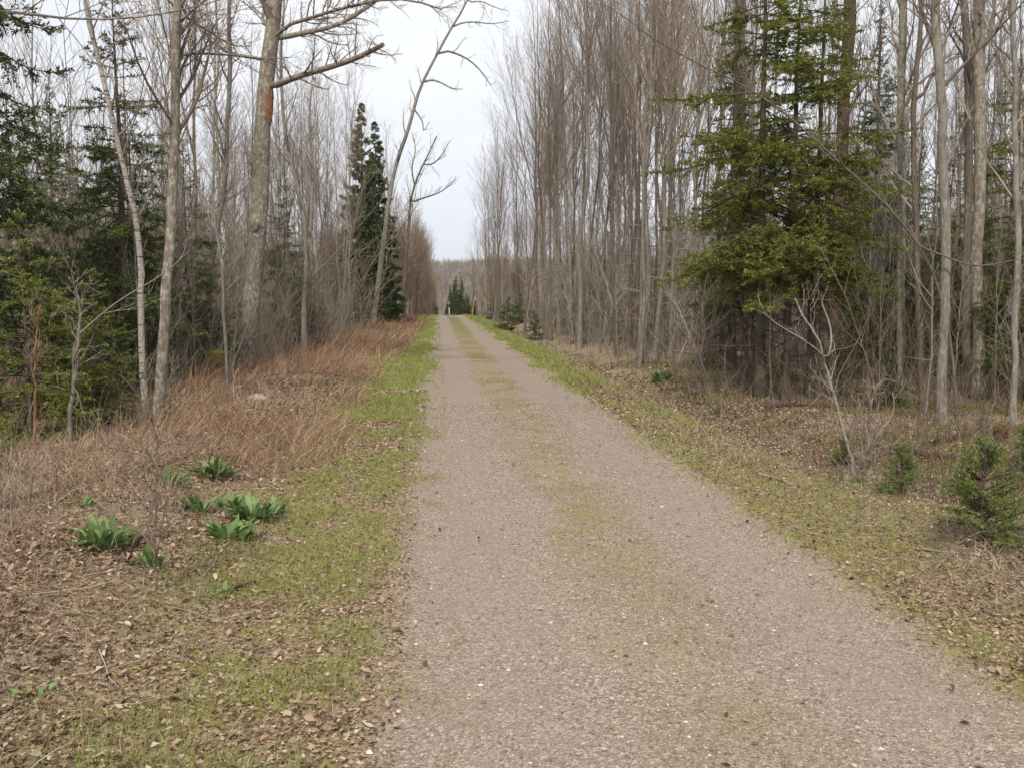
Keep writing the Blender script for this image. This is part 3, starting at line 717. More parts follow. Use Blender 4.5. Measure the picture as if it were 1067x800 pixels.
hemA = put_conifer(hem_a, 'hemlock_tree', 'leftmost of the three yellow-green hemlocks on the right, branches hanging toward the path', gp(792, 416), None, 1.05, 2.2)
put_conifer(hem_b, 'hemlock_tree', 'middle of the three yellow-green hemlocks on the right, thickest dark foot', gp(818, 419), None, 1.0, .4)
put_conifer(hem_a, 'hemlock_tree', 'rightmost of the three yellow-green hemlocks on the right, sprays reaching right', gp(843, 414), None, .97, 5.0)
put_conifer(fir_c, 'spruce_tree', 'dark narrow spruce top just left of the hemlocks against the bare stand', at_depth(762, 23), None, .92)
put_conifer(fir_c, 'fir_tree', 'dim slim spruce right of the hemlocks with sky showing at its tip', at_depth(906, 24), None, .95)
put_conifer(fir_a, 'fir_tree', 'dim fir deep in the wood between the lichened trunk and the broad pale trunk', at_depth(990, 22), None, .9)
put_conifer(hem_b, 'hemlock_tree', 'dim green hemlock behind the broad pale trunk near the right edge', at_depth(1040, 19), None, .75)
put_conifer(fir_a, 'fir_tree', 'dim green fir at the right edge behind the slim grey trunk', at_depth(1072, 16.5), None, .8)
for (u, d, s, k) in [(895, 21, .6, 0), (950, 24, .7, 1), (1005, 26, .8, 0), (1025, 21.5, .55, 1), (1062, 23, .8, 0), (885, 29, .8, 1), (970, 30, .9, 0), (1085, 19, .7, 1)]:
    put_conifer([fir_a, fir_b][k], 'fir_tree', 'shaded fir among the dim evergreens filling the back of the wood on the right', at_depth(u, d), 'shaded evergreens at the back of the right-hand wood', s)
for (u, d, s, k) in [(-30, 24, .8, 0), (90, 26, .7, 1), (165, 28, .6, 0), (215, 30, .55, 1), (255, 26, .45, 0)]:
    put_conifer([fir_a, fir_b][k], 'fir_tree', 'shaded fir among the dim evergreens at the back of the wood on the left', at_depth(u, d), 'shaded evergreens at the back of the left-hand wood', s)
put_conifer(fir_b, 'fir_tree', 'shaded fir behind the rightmost hemlock', at_depth(925, 27), None, .8)
put_conifer(spruce_y, 'spruce_sapling', 'bright green knee-high young spruce beside the right verge', gp(1022, 566), None, .98, cat='sapling')
put_conifer(spruce_y, 'spruce_sapling', 'dimmer young spruce behind the bright one, right of the bare shrub', gp(938, 515), None, .62, cat='sapling')
put_conifer(spruce_y, 'spruce_sapling', 'small dark young spruce at the foot of the bleached dead sapling', gp(880, 486), None, .5, cat='sapling')
put_conifer(spruce_y, 'spruce_sapling', 'half cut-off young spruce at the right edge above the bright one', gp(1068, 500), None, .7, cat='sapling')
put_conifer(spruce_s, 'young_fir', 'small low spreading fir in the shade behind the dead sapling', at_depth(925, 16), None, .5, cat='sapling')
for (u, d, s, lab) in [(529, 45, 1.0, 'bushy little evergreen farthest left at the foot of the right-hand bare stand'), (557, 42, .8, 'little round evergreen second from left at the foot of the right-hand stand'),
                       (541, 58, 1.15, 'taller dim evergreen behind the two little ones at the foot of the right-hand stand'), (516, 74, 1.4, 'dim evergreen beside the leaning yellow pole')]:
    put_conifer(spruce_s, 'young_fir', lab, at_depth(u, d), None, s, cat='sapling')
for (u, d, s) in [(470, 128, .62), (476, 132, .78), (481, 126, .72), (486, 134, .6), (449, 130, .5), (441, 124, .5), (474, 140, .8), (489, 128, .5), (453, 138, .6), (466, 124, .35), (494, 132, .55)]:
    put_conifer(far_sp, 'spruce_tree', 'dark evergreen in the far clump beyond the crest of the path', at_depth(u, d), 'dark evergreens beyond the crest of the path', s)

# ------------------------------------------------------------------ the woods: every tree an object
EY = [0, 20, 30, 45, 60, 84, 110, 200]; EL = [-3.4, -3.3, -2.6, -1.9, -1.45, -.85, -.3, 1]; ER = [4.9, 4.9, 4.7, 4.3, 4.0, 3.5, 3.4, 3.0]
def clear(x, y, dmin, hmin=.5):
    if np.interp(y, EY, EL) < x < np.interp(y, EY, ER): return False
    for p in HERO_XY:
        if (p[0] - x) ** 2 + (p[1] - y) ** 2 < hmin ** 2: return False
    for p in TREES:
        if (p[0] - x) ** 2 + (p[1] - y) ** 2 < dmin ** 2: return False
    return True
def fill(n, xr, yr, keys, label, group, dmin, scr=(.85, 1.15), bias=1.0, ypow=1.0, ulim=(-200, 1300), far=None):
    k = tries = 0
    while k < n and tries < n * 60:
        tries += 1
        y = yr[0] + (yr[1] - yr[0]) * rng.random() ** ypow; x = xr[0] + (xr[1] - xr[0]) * rng.random() ** bias
        u = CU + FPX * math.tan(math.atan2(x, y) - YAW)
        if 364 < u < 409 and 24 < y < 53: continue      # the spruce pair stands clear of the bare trees
        if not (ulim[0] < u < ulim[1]) or not clear(x, y, dmin): continue
        put_tree(keys[int(rng.integers(len(keys)))], x, y, label, group, rng.uniform(*scr) * (1 if far is None else float(np.interp(y, far[0], far[1])))); k += 1
    return k
ST = [f'stand{i}' for i in range(9)]; PA = [f'pale{i}' for i in range(3)]; BU = [f'bushy{i}' for i in range(4)]; PO = [f'pole{i}' for i in range(3)]
fill(98, (3.6, 12), (23, 84), ST + ST + PA, 'slender straight grey bare tree in the close stand lining the right of the path', 'bare trees of the close stand right of the path', .72, (.9, 1.12), 1.6, 1.1, (497, 752), ([20, 30, 40, 52, 62, 84], [1.0, 1.15, 1.3, 1.3, 1.0, .8]))
fill(20, (4.0, 9), (19, 50), PO, 'thin whippy bare young tree along the front of the right-hand stand', 'thin young trees fronting the right-hand stand', .6, (.7, 1.1), 1.6, 1.1, (560, 752))
fill(18, (3.2, 8), (66, 118), BU + ST[:2], 'small dim bare tree at the far end of the right-hand stand', 'bare trees at the far end of the right-hand stand', .9, (.6, .9), 1.3, 1.0, (497, 600))
fill(30, (6.5, 26), (17, 44), ST + PA, 'bare tree in the shaded wood behind the hemlocks and trunks on the right', 'bare trees in the shaded wood on the right', 1.0, (.8, 1.1), 1.0, 1.0, (755, 1120))
fill(16, (6.0, 16), (13.5, 26), PO, 'thin bare sapling tree among the trunks on the right', 'thin saplings among the right-hand trunks', .7, (.5, 1.0), 1.0, 1.0, (905, 1100))
fill(20, (-2.2, -9), (30, 62), ST, 'bare grey tree in the open wood left of the path', 'bare trees of the open wood left of the path', .7, (.72, .95), 1.0, 1.0, (290, 432))
fill(46, (-3.0, -16), (17, 60), ST + PA + PO, 'bare grey tree in the open wood left of the path', 'bare trees of the open wood left of the path', .9, (.72, .98), 1.4, 1.0, (-60, 405))
fill(22, (.6, -3.2), (62, 112), BU, 'bushy reddish bare tree in the brown thicket lining the left of the path', 'bushy bare trees of the thicket left of the path', .7, (1.0, 1.3), 1.0, 1.0, (405, 457))
fill(30, (-.4, -8), (38, 112), BU, 'bushy reddish bare tree in the brown thicket lining the left of the path', 'bushy bare trees of the thicket left of the path', .8, (.85, 1.2), 1.7, .9, (300, 458))
fill(18, (-3.4, -9), (15, 34), PO, 'thin bare sapling tree in the brush left of the path', 'thin saplings in the left-hand brush', .7, (.45, .9), 1.2, 1.0, (0, 420))

def gapview(x, y):
    u = CU + FPX * np.tan(np.arctan2(x, y) - YAW)
    return 1 - .9 * (((u > 372) & (u < 400) & (y < 50) & (y > 44)) | ((u > 232) & (u < 286) & (y < 19.5)) | ((u > 138) & (u < 182) & (y < 12.6)))
def zone(n, y0, y1, xa, xb, keep=None, lin=False):
    u = rng.random(n); y = y0 + (y1 - y0) * u if lin else y0 * (y1 / y0) ** u
    x = xa + (xb - xa) * rng.random(n)
    k = np.ones(n, bool) if keep is None else keep(x, y) > rng.random(n)
    return np.stack([x, y], -1)[k]

# far mass behind what one can tell apart: one object
def far_mass(name, pts, hs, twig_n, label_kind='stuff', mat='twig', wid=1.0, tube=.05):
    mb = MB(); n = len(pts); pts = np.asarray(pts)
    z = ground_z(pts[:, 0], pts[:, 1]); K = 4; P = np.zeros((n, K, 3)); P[:, :, :2] = pts[:, None]; P[:, :, :2] += rng.normal(size=(n, 1, 2)) * np.linspace(0, .4, K)[None, :, None]
    P[:, :, 2] = z[:, None] - .3 + np.linspace(0, 1, K)[None] * hs[:, None]
    R = tube * np.linspace(1, .2, K)[None] * rng.uniform(.7, 1.4, n)[:, None]
    tubes(mb, P, R, 4, mat=1)
    A, RA, _, _ = grow(P, R, twig_n, .22, 1, (20, 48 + 14 * (wid > 1.5)), hs * .26 * wid, .25, .1, 4, .5, tube * .16, .3, lenfall=.6); tubes(mb, A, RA, 3)
    B, RB, _, _ = grow(A, RA, 6, .1, 1, (22, 50), lens(A) * .5, .2, .12, 3, .7, tube * .11, .5, lenfall=.4); tubes(mb, B, RB, 3)
    return tag(mb.build(name, [M[mat], M['bark_brown']]), 'hazy mass of bare trees farther back in the woods', 'woods', None, label_kind)
pts = []
while len(pts) < 560:
    y = rng.uniform(26, 150); sgn = 1 if rng.random() < .55 else -1
    x = rng.uniform(11, 46) if sgn > 0 else -rng.uniform(10, 46)
    if y > 92: x = sgn * rng.uniform(4.5, 46) + (1 if sgn > 0 else 0)
    u = CU + FPX * math.tan(math.atan2(x, y) - YAW)
    if -120 < u < 1180: pts.append((x, y))
pts = np.array(pts)
far_mass('distant_woods', pts, np.where(pts[:, 0] < 0, rng.uniform(6.5, 12, len(pts)), rng.uniform(9.5, 12.5, len(pts))), 22, tube=.06)
c = zone(2100, 24, 110, 9, 48, lin=True); c2 = zone(1300, 22, 110, -8, -46, lin=True); c = np.concatenate([c, c2])
far_mass('distant_woods', c, rng.uniform(1.6, 5.5, len(c)), 18, tube=.03, wid=1.4)['label'] = 'low mass of young bare growth filling the back of the woods'
def hill_woods():
    n = 5200; x = rng.uniform(-170, 200, n); y = 265 + 455 * rng.random(n); z = ground_z(x, y); H = rng.uniform(6, 11, n)
    mb = MB(); P = np.zeros((n, 2, 3)); P[:, :, 0] = x[:, None]; P[:, :, 1] = y[:, None]; P[:, 0, 2] = z - .3; P[:, 1, 2] = z + H * .8
    tubes(mb, P, np.repeat(rng.uniform(.10, .16, n)[:, None], 2, 1) * np.array([1, .4]), 3, mat=1)
    m = 44; q = np.repeat(np.arange(n), m); d = nrm(rng.normal(size=(n * m, 3))); d[:, 2] = d[:, 2] * .9 + .15; rr = (H * .36)[q] * rng.uniform(.6, 1.1, n * m)
    c = np.stack([x[q], y[q], (z + H * .5)[q]], -1); B = c + d * (rr * .25)[:, None] * np.array([1, 1, 1.3]); E_ = c + d * rr[:, None] * np.array([1, 1, 1.35]) + np.array([0, 0, .3])
    sd = nrm(rng.normal(size=(n * m, 3))) * .10
    mb.add(np.stack([B - sd, B + sd, E_], 1).reshape(-1, 3), np.arange(n * m * 3).reshape(-1, 3), np.repeat(rng.random(n)[q], 3), 0, False)
    tag(mb.build('hillside_woods', [M['twig'], M['bark_brown']]), 'pale brown bare woods covering the far hill', 'woods', None, 'stuff')
hill_woods()

# ------------------------------------------------------------------ brush, dry grass, grass, leaves, pebbles
def brush(name, centers, h, label, mat, nst=4, tw=5, r=.004):
    mb = MB(); c = np.asarray(centers); n = len(c); idx = np.repeat(np.arange(n), nst); m = len(idx)
    B = c[idx] + rng.normal(size=(m, 2)) * .12; L = np.asarray(h)[idx] * rng.uniform(.5, 1.15, m)
    K = 6; P = np.empty((m, K, 3)); P[:, 0, :2] = B; P[:, 0, 2] = ground_z(B[:, 0], B[:, 1]) - .03
    d = nrm(np.stack([rng.normal(size=m) * .28, rng.normal(size=m) * .28, np.ones(m)], -1))
    for k in range(1, K):
        d = nrm(d + rng.normal(size=(m, 3)) * np.array([.13, .13, .05])); P[:, k] = P[:, k - 1] + d * (L / (K - 1))[:, None]
    dist = np.hypot(B[:, 0], B[:, 1]); rr = r * np.maximum(1, dist / 14) * rng.uniform(.6, 1.5, m)
    R = rr[:, None] * np.linspace(1, .35, K)[None]
    tubes(mb, P, R, 3)
    A, RA, _, _ = grow(P, R, tw, .25, 1, (25, 60), L * .28, .1, .12, 4, .7, .0022, .5, lenfall=.4); RA = np.maximum(RA, .0001 * 1); tubes(mb, A, RA, 3)
    C, RC, _, _ = grow(A, RA, 2, .2, 1, (25, 60), np.maximum(lens(A) * .45, .08), .08, .1, 3, .8, .0018, .5); tubes(mb, C, RC, 3)
    return tag(mb.build(name, M[mat]), label, 'undergrowth', None, 'stuff')
c = zone(620, 13, 70, -3.2, -8.5, lambda x, y: gapview(x, y) * (.35 + .65 * sstep(vnoise(x, y, 2.2, 41), .35, .65)))
brush('undergrowth', c, rng.uniform(.7, 2.4, len(c)), 'tangle of thin bare stems along the edge of the left wood', 'twig', 4, 5)
c = zone(420, 17, 60, -3.2, -13, lambda x, y: (.3 + .7 * sstep(vnoise(x, y, 2.2, 45), .3, .6)) * gapview(x, y) * (x < np.interp(y, EY, EL) - .4))
brush('undergrowth', c, rng.uniform(1.0, 3.3, len(c)), 'tall brown tangle of bare twiggy growth between the trees on the left', 'twig', 3, 14, .005)
c = zone(420, 16, 70, -3.0, -15, lambda x, y: (.4 + .6 * sstep(vnoise(x, y, 2.2, 48), .3, .6)) * gapview(x, y) * (x < np.interp(y, EY, EL) - .5))
brush('undergrowth', c, rng.uniform(3.0, 7.5, len(c)), 'crowded thin bare stems and whips filling the wood on the left', 'twig', 2, 20, .008)
c = zone(130, 20, 80, 4.4, 16, lambda x, y: (x > np.interp(y, EY, ER) + .5) * 1.0)
brush('undergrowth', c, rng.uniform(2.5, 6.5, len(c)), 'crowded thin bare stems and whips filling the stand on the right', 'twig_grey', 2, 16, .008)
c = zone(260, 4.6, 11.5, 3.8, 6.8, lambda x, y: .4 + .6 * sstep(vnoise(x, y, .9, 49), .4, .6))
brush('undergrowth', c, rng.uniform(.12, .75, len(c)), 'tangled dead brown stems along the ditch at the near right', 'stem_dark', 4, 4, .0025)
c = zone(430, 14, 80, 4.4, 12, lambda x, y: .35 + .65 * sstep(vnoise(x, y, 2.2, 42), .35, .65))
brush('undergrowth', c, rng.uniform(.5, 1.9, len(c)), 'tangle of thin bare stems at the foot of the right-hand stand', 'twig', 4, 5)
c = zone(260, 7.5, 18, 5.2, 11, lambda x, y: sstep(vnoise(x, y, 1.6, 43), .4, .6))
brush('undergrowth', c, rng.uniform(.3, 1.1, len(c)), 'dead bare stems among the trunks on the right', 'stem_dark', 3, 4)
c = zone(250, 13, 34, 6.0, 20, lambda x, y: .3 + .7 * sstep(vnoise(x, y, 2, 46), .3, .6))
brush('undergrowth', c, rng.uniform(1.2, 4.2, len(c)), 'dim tangle of dead twiggy growth between the trunks on the right', 'stem_dark', 3, 13, .006)
c = zone(220, 9, 24, 4.6, 13, lambda x, y: sstep(vnoise(x, y, 1.3, 47), .35, .55))
brush('undergrowth', c, rng.uniform(.2, .8, len(c)), 'low tangle of dead brown stems over the forest floor on the right', 'stem_dark', 4, 5, .003)
c = zone(170, 4.0, 12, -1.9, -5.5, lambda x, y: .4 + .6 * sstep(vnoise(x, y, 1.2, 44), .4, .6))
brush('undergrowth', c, rng.uniform(.15, .75, len(c)), 'dry weed stalks standing in the leaf litter on the left', 'twig_grey', 3, 2, .0022)
c = zone(90, 4.5, 10, 3.7, 5.6)
brush('undergrowth', c, rng.uniform(.12, .5, len(c)), 'dry weed stalks along the right verge', 'twig_grey', 3, 2, .0022)

def blades(name, xy, L, lean, label, mat, w=.003, K=4, bend=.5, spread_=.4, wfar=7.0, cat='grass', a=None):
    mb = MB(); n = len(xy); z = ground_z(xy[:, 0], xy[:, 1]); dist = np.hypot(xy[:, 0], xy[:, 1])
    d = nrm(np.stack([rng.normal(size=n) * spread_ + lean[0] * .6, rng.normal(size=n) * spread_ + lean[1] * .6, np.ones(n)], -1))
    ld = np.array([lean[0], lean[1], -abs(bend)]); P = np.empty((n, K, 3)); P[:, 0] = np.column_stack([xy, z - .005])
    b = bend * rng.uniform(.4, 1.5, n)
    for k in range(1, K):
        d = nrm(d + ld[None] * (b * k / K)[:, None] + rng.normal(size=(n, 3)) * .1); P[:, k] = P[:, k - 1] + d * (L / (K - 1))[:, None]
    P[:, :, 2] = np.maximum(P[:, :, 2], ground_z(P[:, :, 0], P[:, :, 1]) + .006)
    W = w * np.maximum(1, dist / wfar) * rng.uniform(.6, 1.3, n)
    sd = nrm(np.stack([rng.normal(size=n) + .8, rng.normal(size=n) * .6, np.zeros(n)], -1))
    tp = np.linspace(1, .12, K)
    V = np.stack([P - sd[:, None] * (W[:, None] * tp)[..., None] * .5, P + sd[:, None] * (W[:, None] * tp)[..., None] * .5], 2)
    i, k = np.meshgrid(np.arange(n), np.arange(K - 1), indexing='ij'); q = (i * K + k) * 2
    F = np.stack([q, q + 1, q + 3, q + 2], -1).reshape(-1, 4)
    mb.add(V.reshape(-1, 3), F, np.repeat(rng.random(n) if a is None else a, K * 2), 0, True)
    return tag(mb.build(name, M[mat]), label, cat, None, 'stuff')
M['grass'] = mat_plain("green_grass", [(0, (.36, .30, .16)), (.3, (.25, .235, .085)), (.6, (.165, .20, .05)), (1, (.20, .25, .065))], .7, .3)
M['grass_bright'] = mat_plain("fresh_grass", [(0, (.32, .30, .12)), (.3, (.22, .26, .065)), (1, (.27, .35, .085))], .7, .3)
M['dry_grass'] = mat_plain("dead_tan_grass", [(0, (.13, .068, .04)), (.3, (.25, .145, .092)), (.65, (.38, .25, .165)), (1, (.56, .44, .32))], .85, .25)
M['straw'] = mat_plain("pale_straw", [(0, (.16, .115, .08)), (.5, (.30, .235, .165)), (1, (.48, .41, .31))], .85, .2)
M['leaf'] = mat_plain("fallen_leaves", [(0, (.06, .036, .022)), (.28, (.145, .09, .058)), (.58, (.25, .17, .115)), (.87, (.35, .26, .185)), (1, (.48, .40, .31))], .85, .1)
M['stone'] = mat_plain("path_pebbles", [(0, (.12, .088, .075)), (.3, (.20, .15, .125)), (.6, (.265, .205, .172)), (.93, (.34, .285, .24)), (1, (.50, .46, .40))], .85)

pat = lambda x, y: sstep(vnoise(x, y, .8, 51) * .6 + vnoise(x, y, .25, 52) * .4, .30, .54)
g1 = zone(150000, 2.6, 85, -1.7, .15, lambda x, y: pat(x, y) * sstep(x, -1.8, -.9) * (.08 + .92 * sstep(x + .5 * (vnoise(x, y, .6, 55) - .5), -.05, -.34)))
g2 = zone(150000, 2.6, 85, 1.95, 4.1, lambda x, y: pat(x + 30, y) * (.45 + .55 * sstep(y, 9, 24)) * sstep(x, 4.2, 3.2) * (.08 + .92 * sstep(x + .5 * (vnoise(x, y, .6, 56) - .5), 2.10, 2.38)))
g = np.concatenate([g1, g2]); g = g[rng.permutation(len(g))]; h = len(g) // 2
blades('grass', g[:h], rng.uniform(.03, .085, h) * (1 + .3 * (g[:h, 1] > 12)), (0, 0), 'short green grass growing along both verges of the path', 'grass', .0035, 3, .35, .55, 5)
blades('grass', g[h:], rng.uniform(.03, .08, len(g) - h) * (1 + .3 * (g[h:, 1] > 12)), (0, 0), 'fresh bright grass mixed into the verges of the path', 'grass_bright', .0032, 3, .35, .55, 5)
g3 = zone(60000, 3.0, 85, .5, 1.65, lambda x, y: sstep(vnoise(x, y, .55, 53) * .6 + vnoise(x, y, .18, 54) * .4, .44, .58) * sstep(np.abs(x - 1.08), .5, .15) * (.55 + .45 * sstep(y, 4, 9)))
blades('grass', g3, rng.uniform(.014, .045, len(g3)), (0, 0), 'sparse grass tufts down the middle of the path', 'grass', .0035, 3, .4, .6, 5)
d1 = zone(60000, 8.0, 60, -.7, -4.2, lambda x, y: sstep(x - np.interp(y, [8, 20, 45, 80], [0, 0, .45, .8]), -.85, -1.5) * (.06 + .94 * sstep(y - 8.6 - 1.5 * np.maximum(0, -x - 1.9), -1, 2.5)) * (.12 + .88 * sstep(vnoise(x, y, 1.1, 61), .35, .6)))
blades('dry_grass', d1, rng.uniform(.15, .85, len(d1)) ** 1.15, (.7, -.35), 'reddish tan dead grass bent over toward the left edge of the path', 'dry_grass', .0045, 5, .75, .6, 9)
d2 = zone(60000, 3.0, 14, -1.5, -6, lambda x, y: sstep(x, -1.1, -2.2) * (.12 + .88 * sstep(vnoise(x, y, .9, 62), .45, .66)))
k2 = len(d2) // 2
blades('dry_grass', d2[k2:], rng.uniform(.1, .36, len(d2) - k2), (-.2, .1), 'matted pale straw lying in the leaf litter on the left', 'straw', .0030, 4, 1.1, .9, 6)
d2 = d2[:k2]
blades('dry_grass', d2, rng.uniform(.1, .42, len(d2)), (.3, -.2), 'matted reddish dead grass lying in the leaf litter on the left', 'dry_grass', .0032, 4, 1.0, .9, 6)
d3 = zone(62000, 4.0, 60, 2.5, 6.8, lambda x, y: sstep(x, 2.2, 3.4) * (.1 + .9 * sstep(vnoise(x, y, 1.0, 63), .45, .68)))
blades('dry_grass', d3, rng.uniform(.08, .34, len(d3)), (-.2, -.1), 'matted pale straw along the ditch on the right', 'straw', .0032, 4, 1.1, .9, 7)

def leaves(name, xy, size, label, mat='leaf'):
    mb = MB(); n = len(xy); z = ground_z(xy[:, 0], xy[:, 1])
    az = rng.random(n) * 6.283; pit = rng.normal(size=n) * .35; rol = rng.normal(size=n) * .45
    shp = np.array([[-.5, 0, 0], [-.22, .22, .06], [.1, .30, .10], [.32, .14, .03], [.55, 0, -.04], [.3, -.16, .05], [.08, -.29, .12], [-.2, -.24, .05], [.05, 0, -.05]])
    V = np.repeat(shp[None], n, 0) * (1 + .35 * (rng.random((n, 9, 3)) - .5)); V[:, :, 2] *= rng.uniform(-.6, 2.4, n)[:, None]
    V[:, :, 1] *= rng.uniform(.6, 1.1, n)[:, None]; V *= np.asarray(size)[:, None, None]
    x, y, zz = V[..., 0], V[..., 1], V[..., 2]
    cp, sp, cr_, sr = np.cos(pit)[:, None], np.sin(pit)[:, None], np.cos(rol)[:, None], np.sin(rol)[:, None]
    y, zz = y * cr_ - zz * sr, y * sr + zz * cr_; x, zz = x * cp - zz * sp, x * sp + zz * cp
    ca, sa = np.cos(az)[:, None], np.sin(az)[:, None]; x, y = x * ca - y * sa, x * sa + y * ca
    low = zz.min(1, keepdims=True)
    V = np.stack([x + xy[:, :1], y + xy[:, 1:], zz - low * .75 + z[:, None] + .004 + rng.random((n, 1)) * .018], -1)
    f = np.array([[8, i, (i + 1) % 8] for i in range(8)]); F = (np.arange(n)[:, None, None] * 9 + f[None]).reshape(-1, 3)
    mb.add(V.reshape(-1, 3), F, np.repeat(rng.random(n), 9), 0, True)
    return tag(mb.build(name, M[mat]), label, 'leaves', None, 'stuff')
l1 = zone(100000, 2.5, 22, -.15, -6, lambda x, y: (.13 + .87 * sstep(x, -.9, -1.9)) * (.25 + .75 * sstep(vnoise(x, y, .7, 71), .3, .6)) * sstep(x, -.12, -.45))
leaves('fallen_leaves', l1, rng.uniform(.011, .050, len(l1)) * np.maximum(1, l1[:, 1] / 13), 'brown fallen leaves littering the ground left of the path')
l2 = zone(90000, 3.2, 26, 2.2, 9.5, lambda x, y: (.3 + .7 * sstep(x, 2.8, 3.8)) * (1 - .75 * sstep(x, 4.6, 6.0)) * (.25 + .75 * sstep(vnoise(x, y, .7, 72), .3, .6)) * sstep(x, 2.2, 2.5))
leaves('fallen_leaves', l2, rng.uniform(.011, .046, len(l2)) * np.maximum(1, l2[:, 1] / 13), 'brown fallen leaves littering the ground right of the path')
l3 = zone(420, 2.6, 14, PL, PR, lambda x, y: .25 + .75 * sstep(np.abs(x - 1.02), .9, 1.2) + .3 * sstep(np.abs(x - 1.08), .4, .2))
def crumbs(xy, label):
    n = len(xy); z = ground_z(xy[:, 0], xy[:, 1]); sz = rng.uniform(.006, .020, n) * np.maximum(1, xy[:, 1] / 7)
    V = rng.normal(size=(n, 4, 3)) * .22 + np.array([[-.6, 0, 0], [0, .5, .15], [.6, 0, 0], [0, -.5, .15]]); az = rng.random(n) * 6.28
    V = V * sz[:, None, None]; V[:, :, 2] = np.abs(V[:, :, 2]) * 1.3
    ca, sa = np.cos(az)[:, None], np.sin(az)[:, None]; x, y = V[..., 0] * ca - V[..., 1] * sa, V[..., 0] * sa + V[..., 1] * ca
    V = np.stack([x + xy[:, :1], y + xy[:, 1:], V[..., 2] + z[:, None] + .003 + rng.random((n, 1)) * .008], -1)
    b = np.arange(n)[:, None] * 4; F = np.concatenate([b + np.array([[0, 1, 2]]), b + np.array([[0, 2, 3]])])
    mb = MB(); mb.add(V.reshape(-1, 3), F, np.repeat(rng.random(n), 4), 0, False)
    return tag(mb.build('leaf_crumbs', M['leaf']), label, 'leaf litter', None, 'stuff')
crumbs(zone(130000, 2.5, 16, -.15, -5, lambda x, y: sstep(x, .0, -.45)), 'crumbled leaf and stem bits covering the ground left of the path')
crumbs(zone(120000, 3.2, 18, 2.2, 6.5, lambda x, y: sstep(x, 2.15, 2.6)), 'crumbled leaf and stem bits covering the ground right of the path')
d6 = np.concatenate([zone(26000, 2.5, 14, -.1, -3, lambda x, y: sstep(x, 0, -.5) * (.3 + .7 * sstep(vnoise(x, y, .5, 68), .35, .6))), zone(30000, 3.2, 18, 2.2, 4.6, lambda x, y: sstep(x, 2.15, 2.6) * (.3 + .7 * sstep(vnoise(x, y, .5, 69), .35, .6)))])
blades('dry_grass', d6, rng.uniform(.03, .12, len(d6)), (0, 0), 'short flattened dead grass in both verges of the path', 'straw', .0028, 3, 1.1, 1.3, 6)
leaves('fallen_leaves', l3, rng.uniform(.015, .04, len(l3)), 'few stray leaves on the gravel of the path')

def pebbles(n):
    xy = zone(n, 2.4, 14, PL - .08, PR + .1, lambda x, y: 1 - .4 * np.maximum(sstep(np.abs(x - .22), .42, .1), sstep(np.abs(x - 1.86), .36, .1))); n = len(xy)
    o = np.array([[1, 0, 0], [0, 1, 0], [-1, 0, 0], [0, -1, 0], [0, 0, 1], [0, 0, -1]], float)
    ft = np.array([[0, 1, 4], [1, 2, 4], [2, 3, 4], [3, 0, 4], [1, 0, 5], [2, 1, 5], [3, 2, 5], [0, 3, 5]])
    s = .0029 * np.exp(rng.normal(size=n) * .52) * np.maximum(1, xy[:, 1] / 7); s = np.minimum(s, .015)
    V = o[None] * (1 + .5 * (rng.random((n, 6, 3)) - .5)) * s[:, None, None] * np.array([1.1, 1, .6]); az = rng.random(n) * 6.28
    ca, sa = np.cos(az)[:, None], np.sin(az)[:, None]; x, y = V[..., 0] * ca - V[..., 1] * sa, V[..., 0] * sa + V[..., 1] * ca
    V = np.stack([x + xy[:, :1], y + xy[:, 1:], V[..., 2] + ground_z(xy[:, 0], xy[:, 1])[:, None] + .004 + s[:, None] * .25], -1)
    F = (np.arange(n)[:, None, None] * 6 + ft[None]).reshape(-1, 3)
    mb = MB(); mb.add(V.reshape(-1, 3), F, np.repeat(rng.random(n), 6), 0, False)
    return tag(mb.build('gravel', M['stone']), 'loose reddish grey pebbles covering the path', 'gravel', None, 'stuff')
pebbles(100000)
def twig_litter(name, xy, label):
    n = len(xy); K = 4; L = rng.uniform(.06, .4, n); az = rng.random(n) * 6.28; P = np.empty((n, K, 3)); d = np.stack([np.cos(az), np.sin(az), rng.normal(size=n) * .08], -1)
    P[:, 0, :2] = xy; P[:, 0, 2] = 0
    for k in range(1, K): d = nrm(d + rng.normal(size=(n, 3)) * np.array([.2, .2, .06])); P[:, k] = P[:, k - 1] + d * (L / (K - 1))[:, None]
    P[:, :, 2] = ground_z(P[:, :, 0], P[:, :, 1]) + .012 + np.abs(P[:, :, 2]) * .8
    mb = MB(); tubes(mb, P, rng.uniform(.0015, .004, n)[:, None] * np.linspace(1, .5, K)[None] * np.maximum(1, xy[:, 1:2] / 9), 3)
    return tag(mb.build(name, M['twig_grey']), label, 'twigs', None, 'stuff')
twig_litter('twig_litter', zone(1500, 2.6, 16, -1.2, -5.5), 'small broken twigs scattered through the leaves on the left')
twig_litter('twig_litter', zone(1800, 4, 18, 3.0, 9), 'small broken twigs scattered through the leaves on the right')

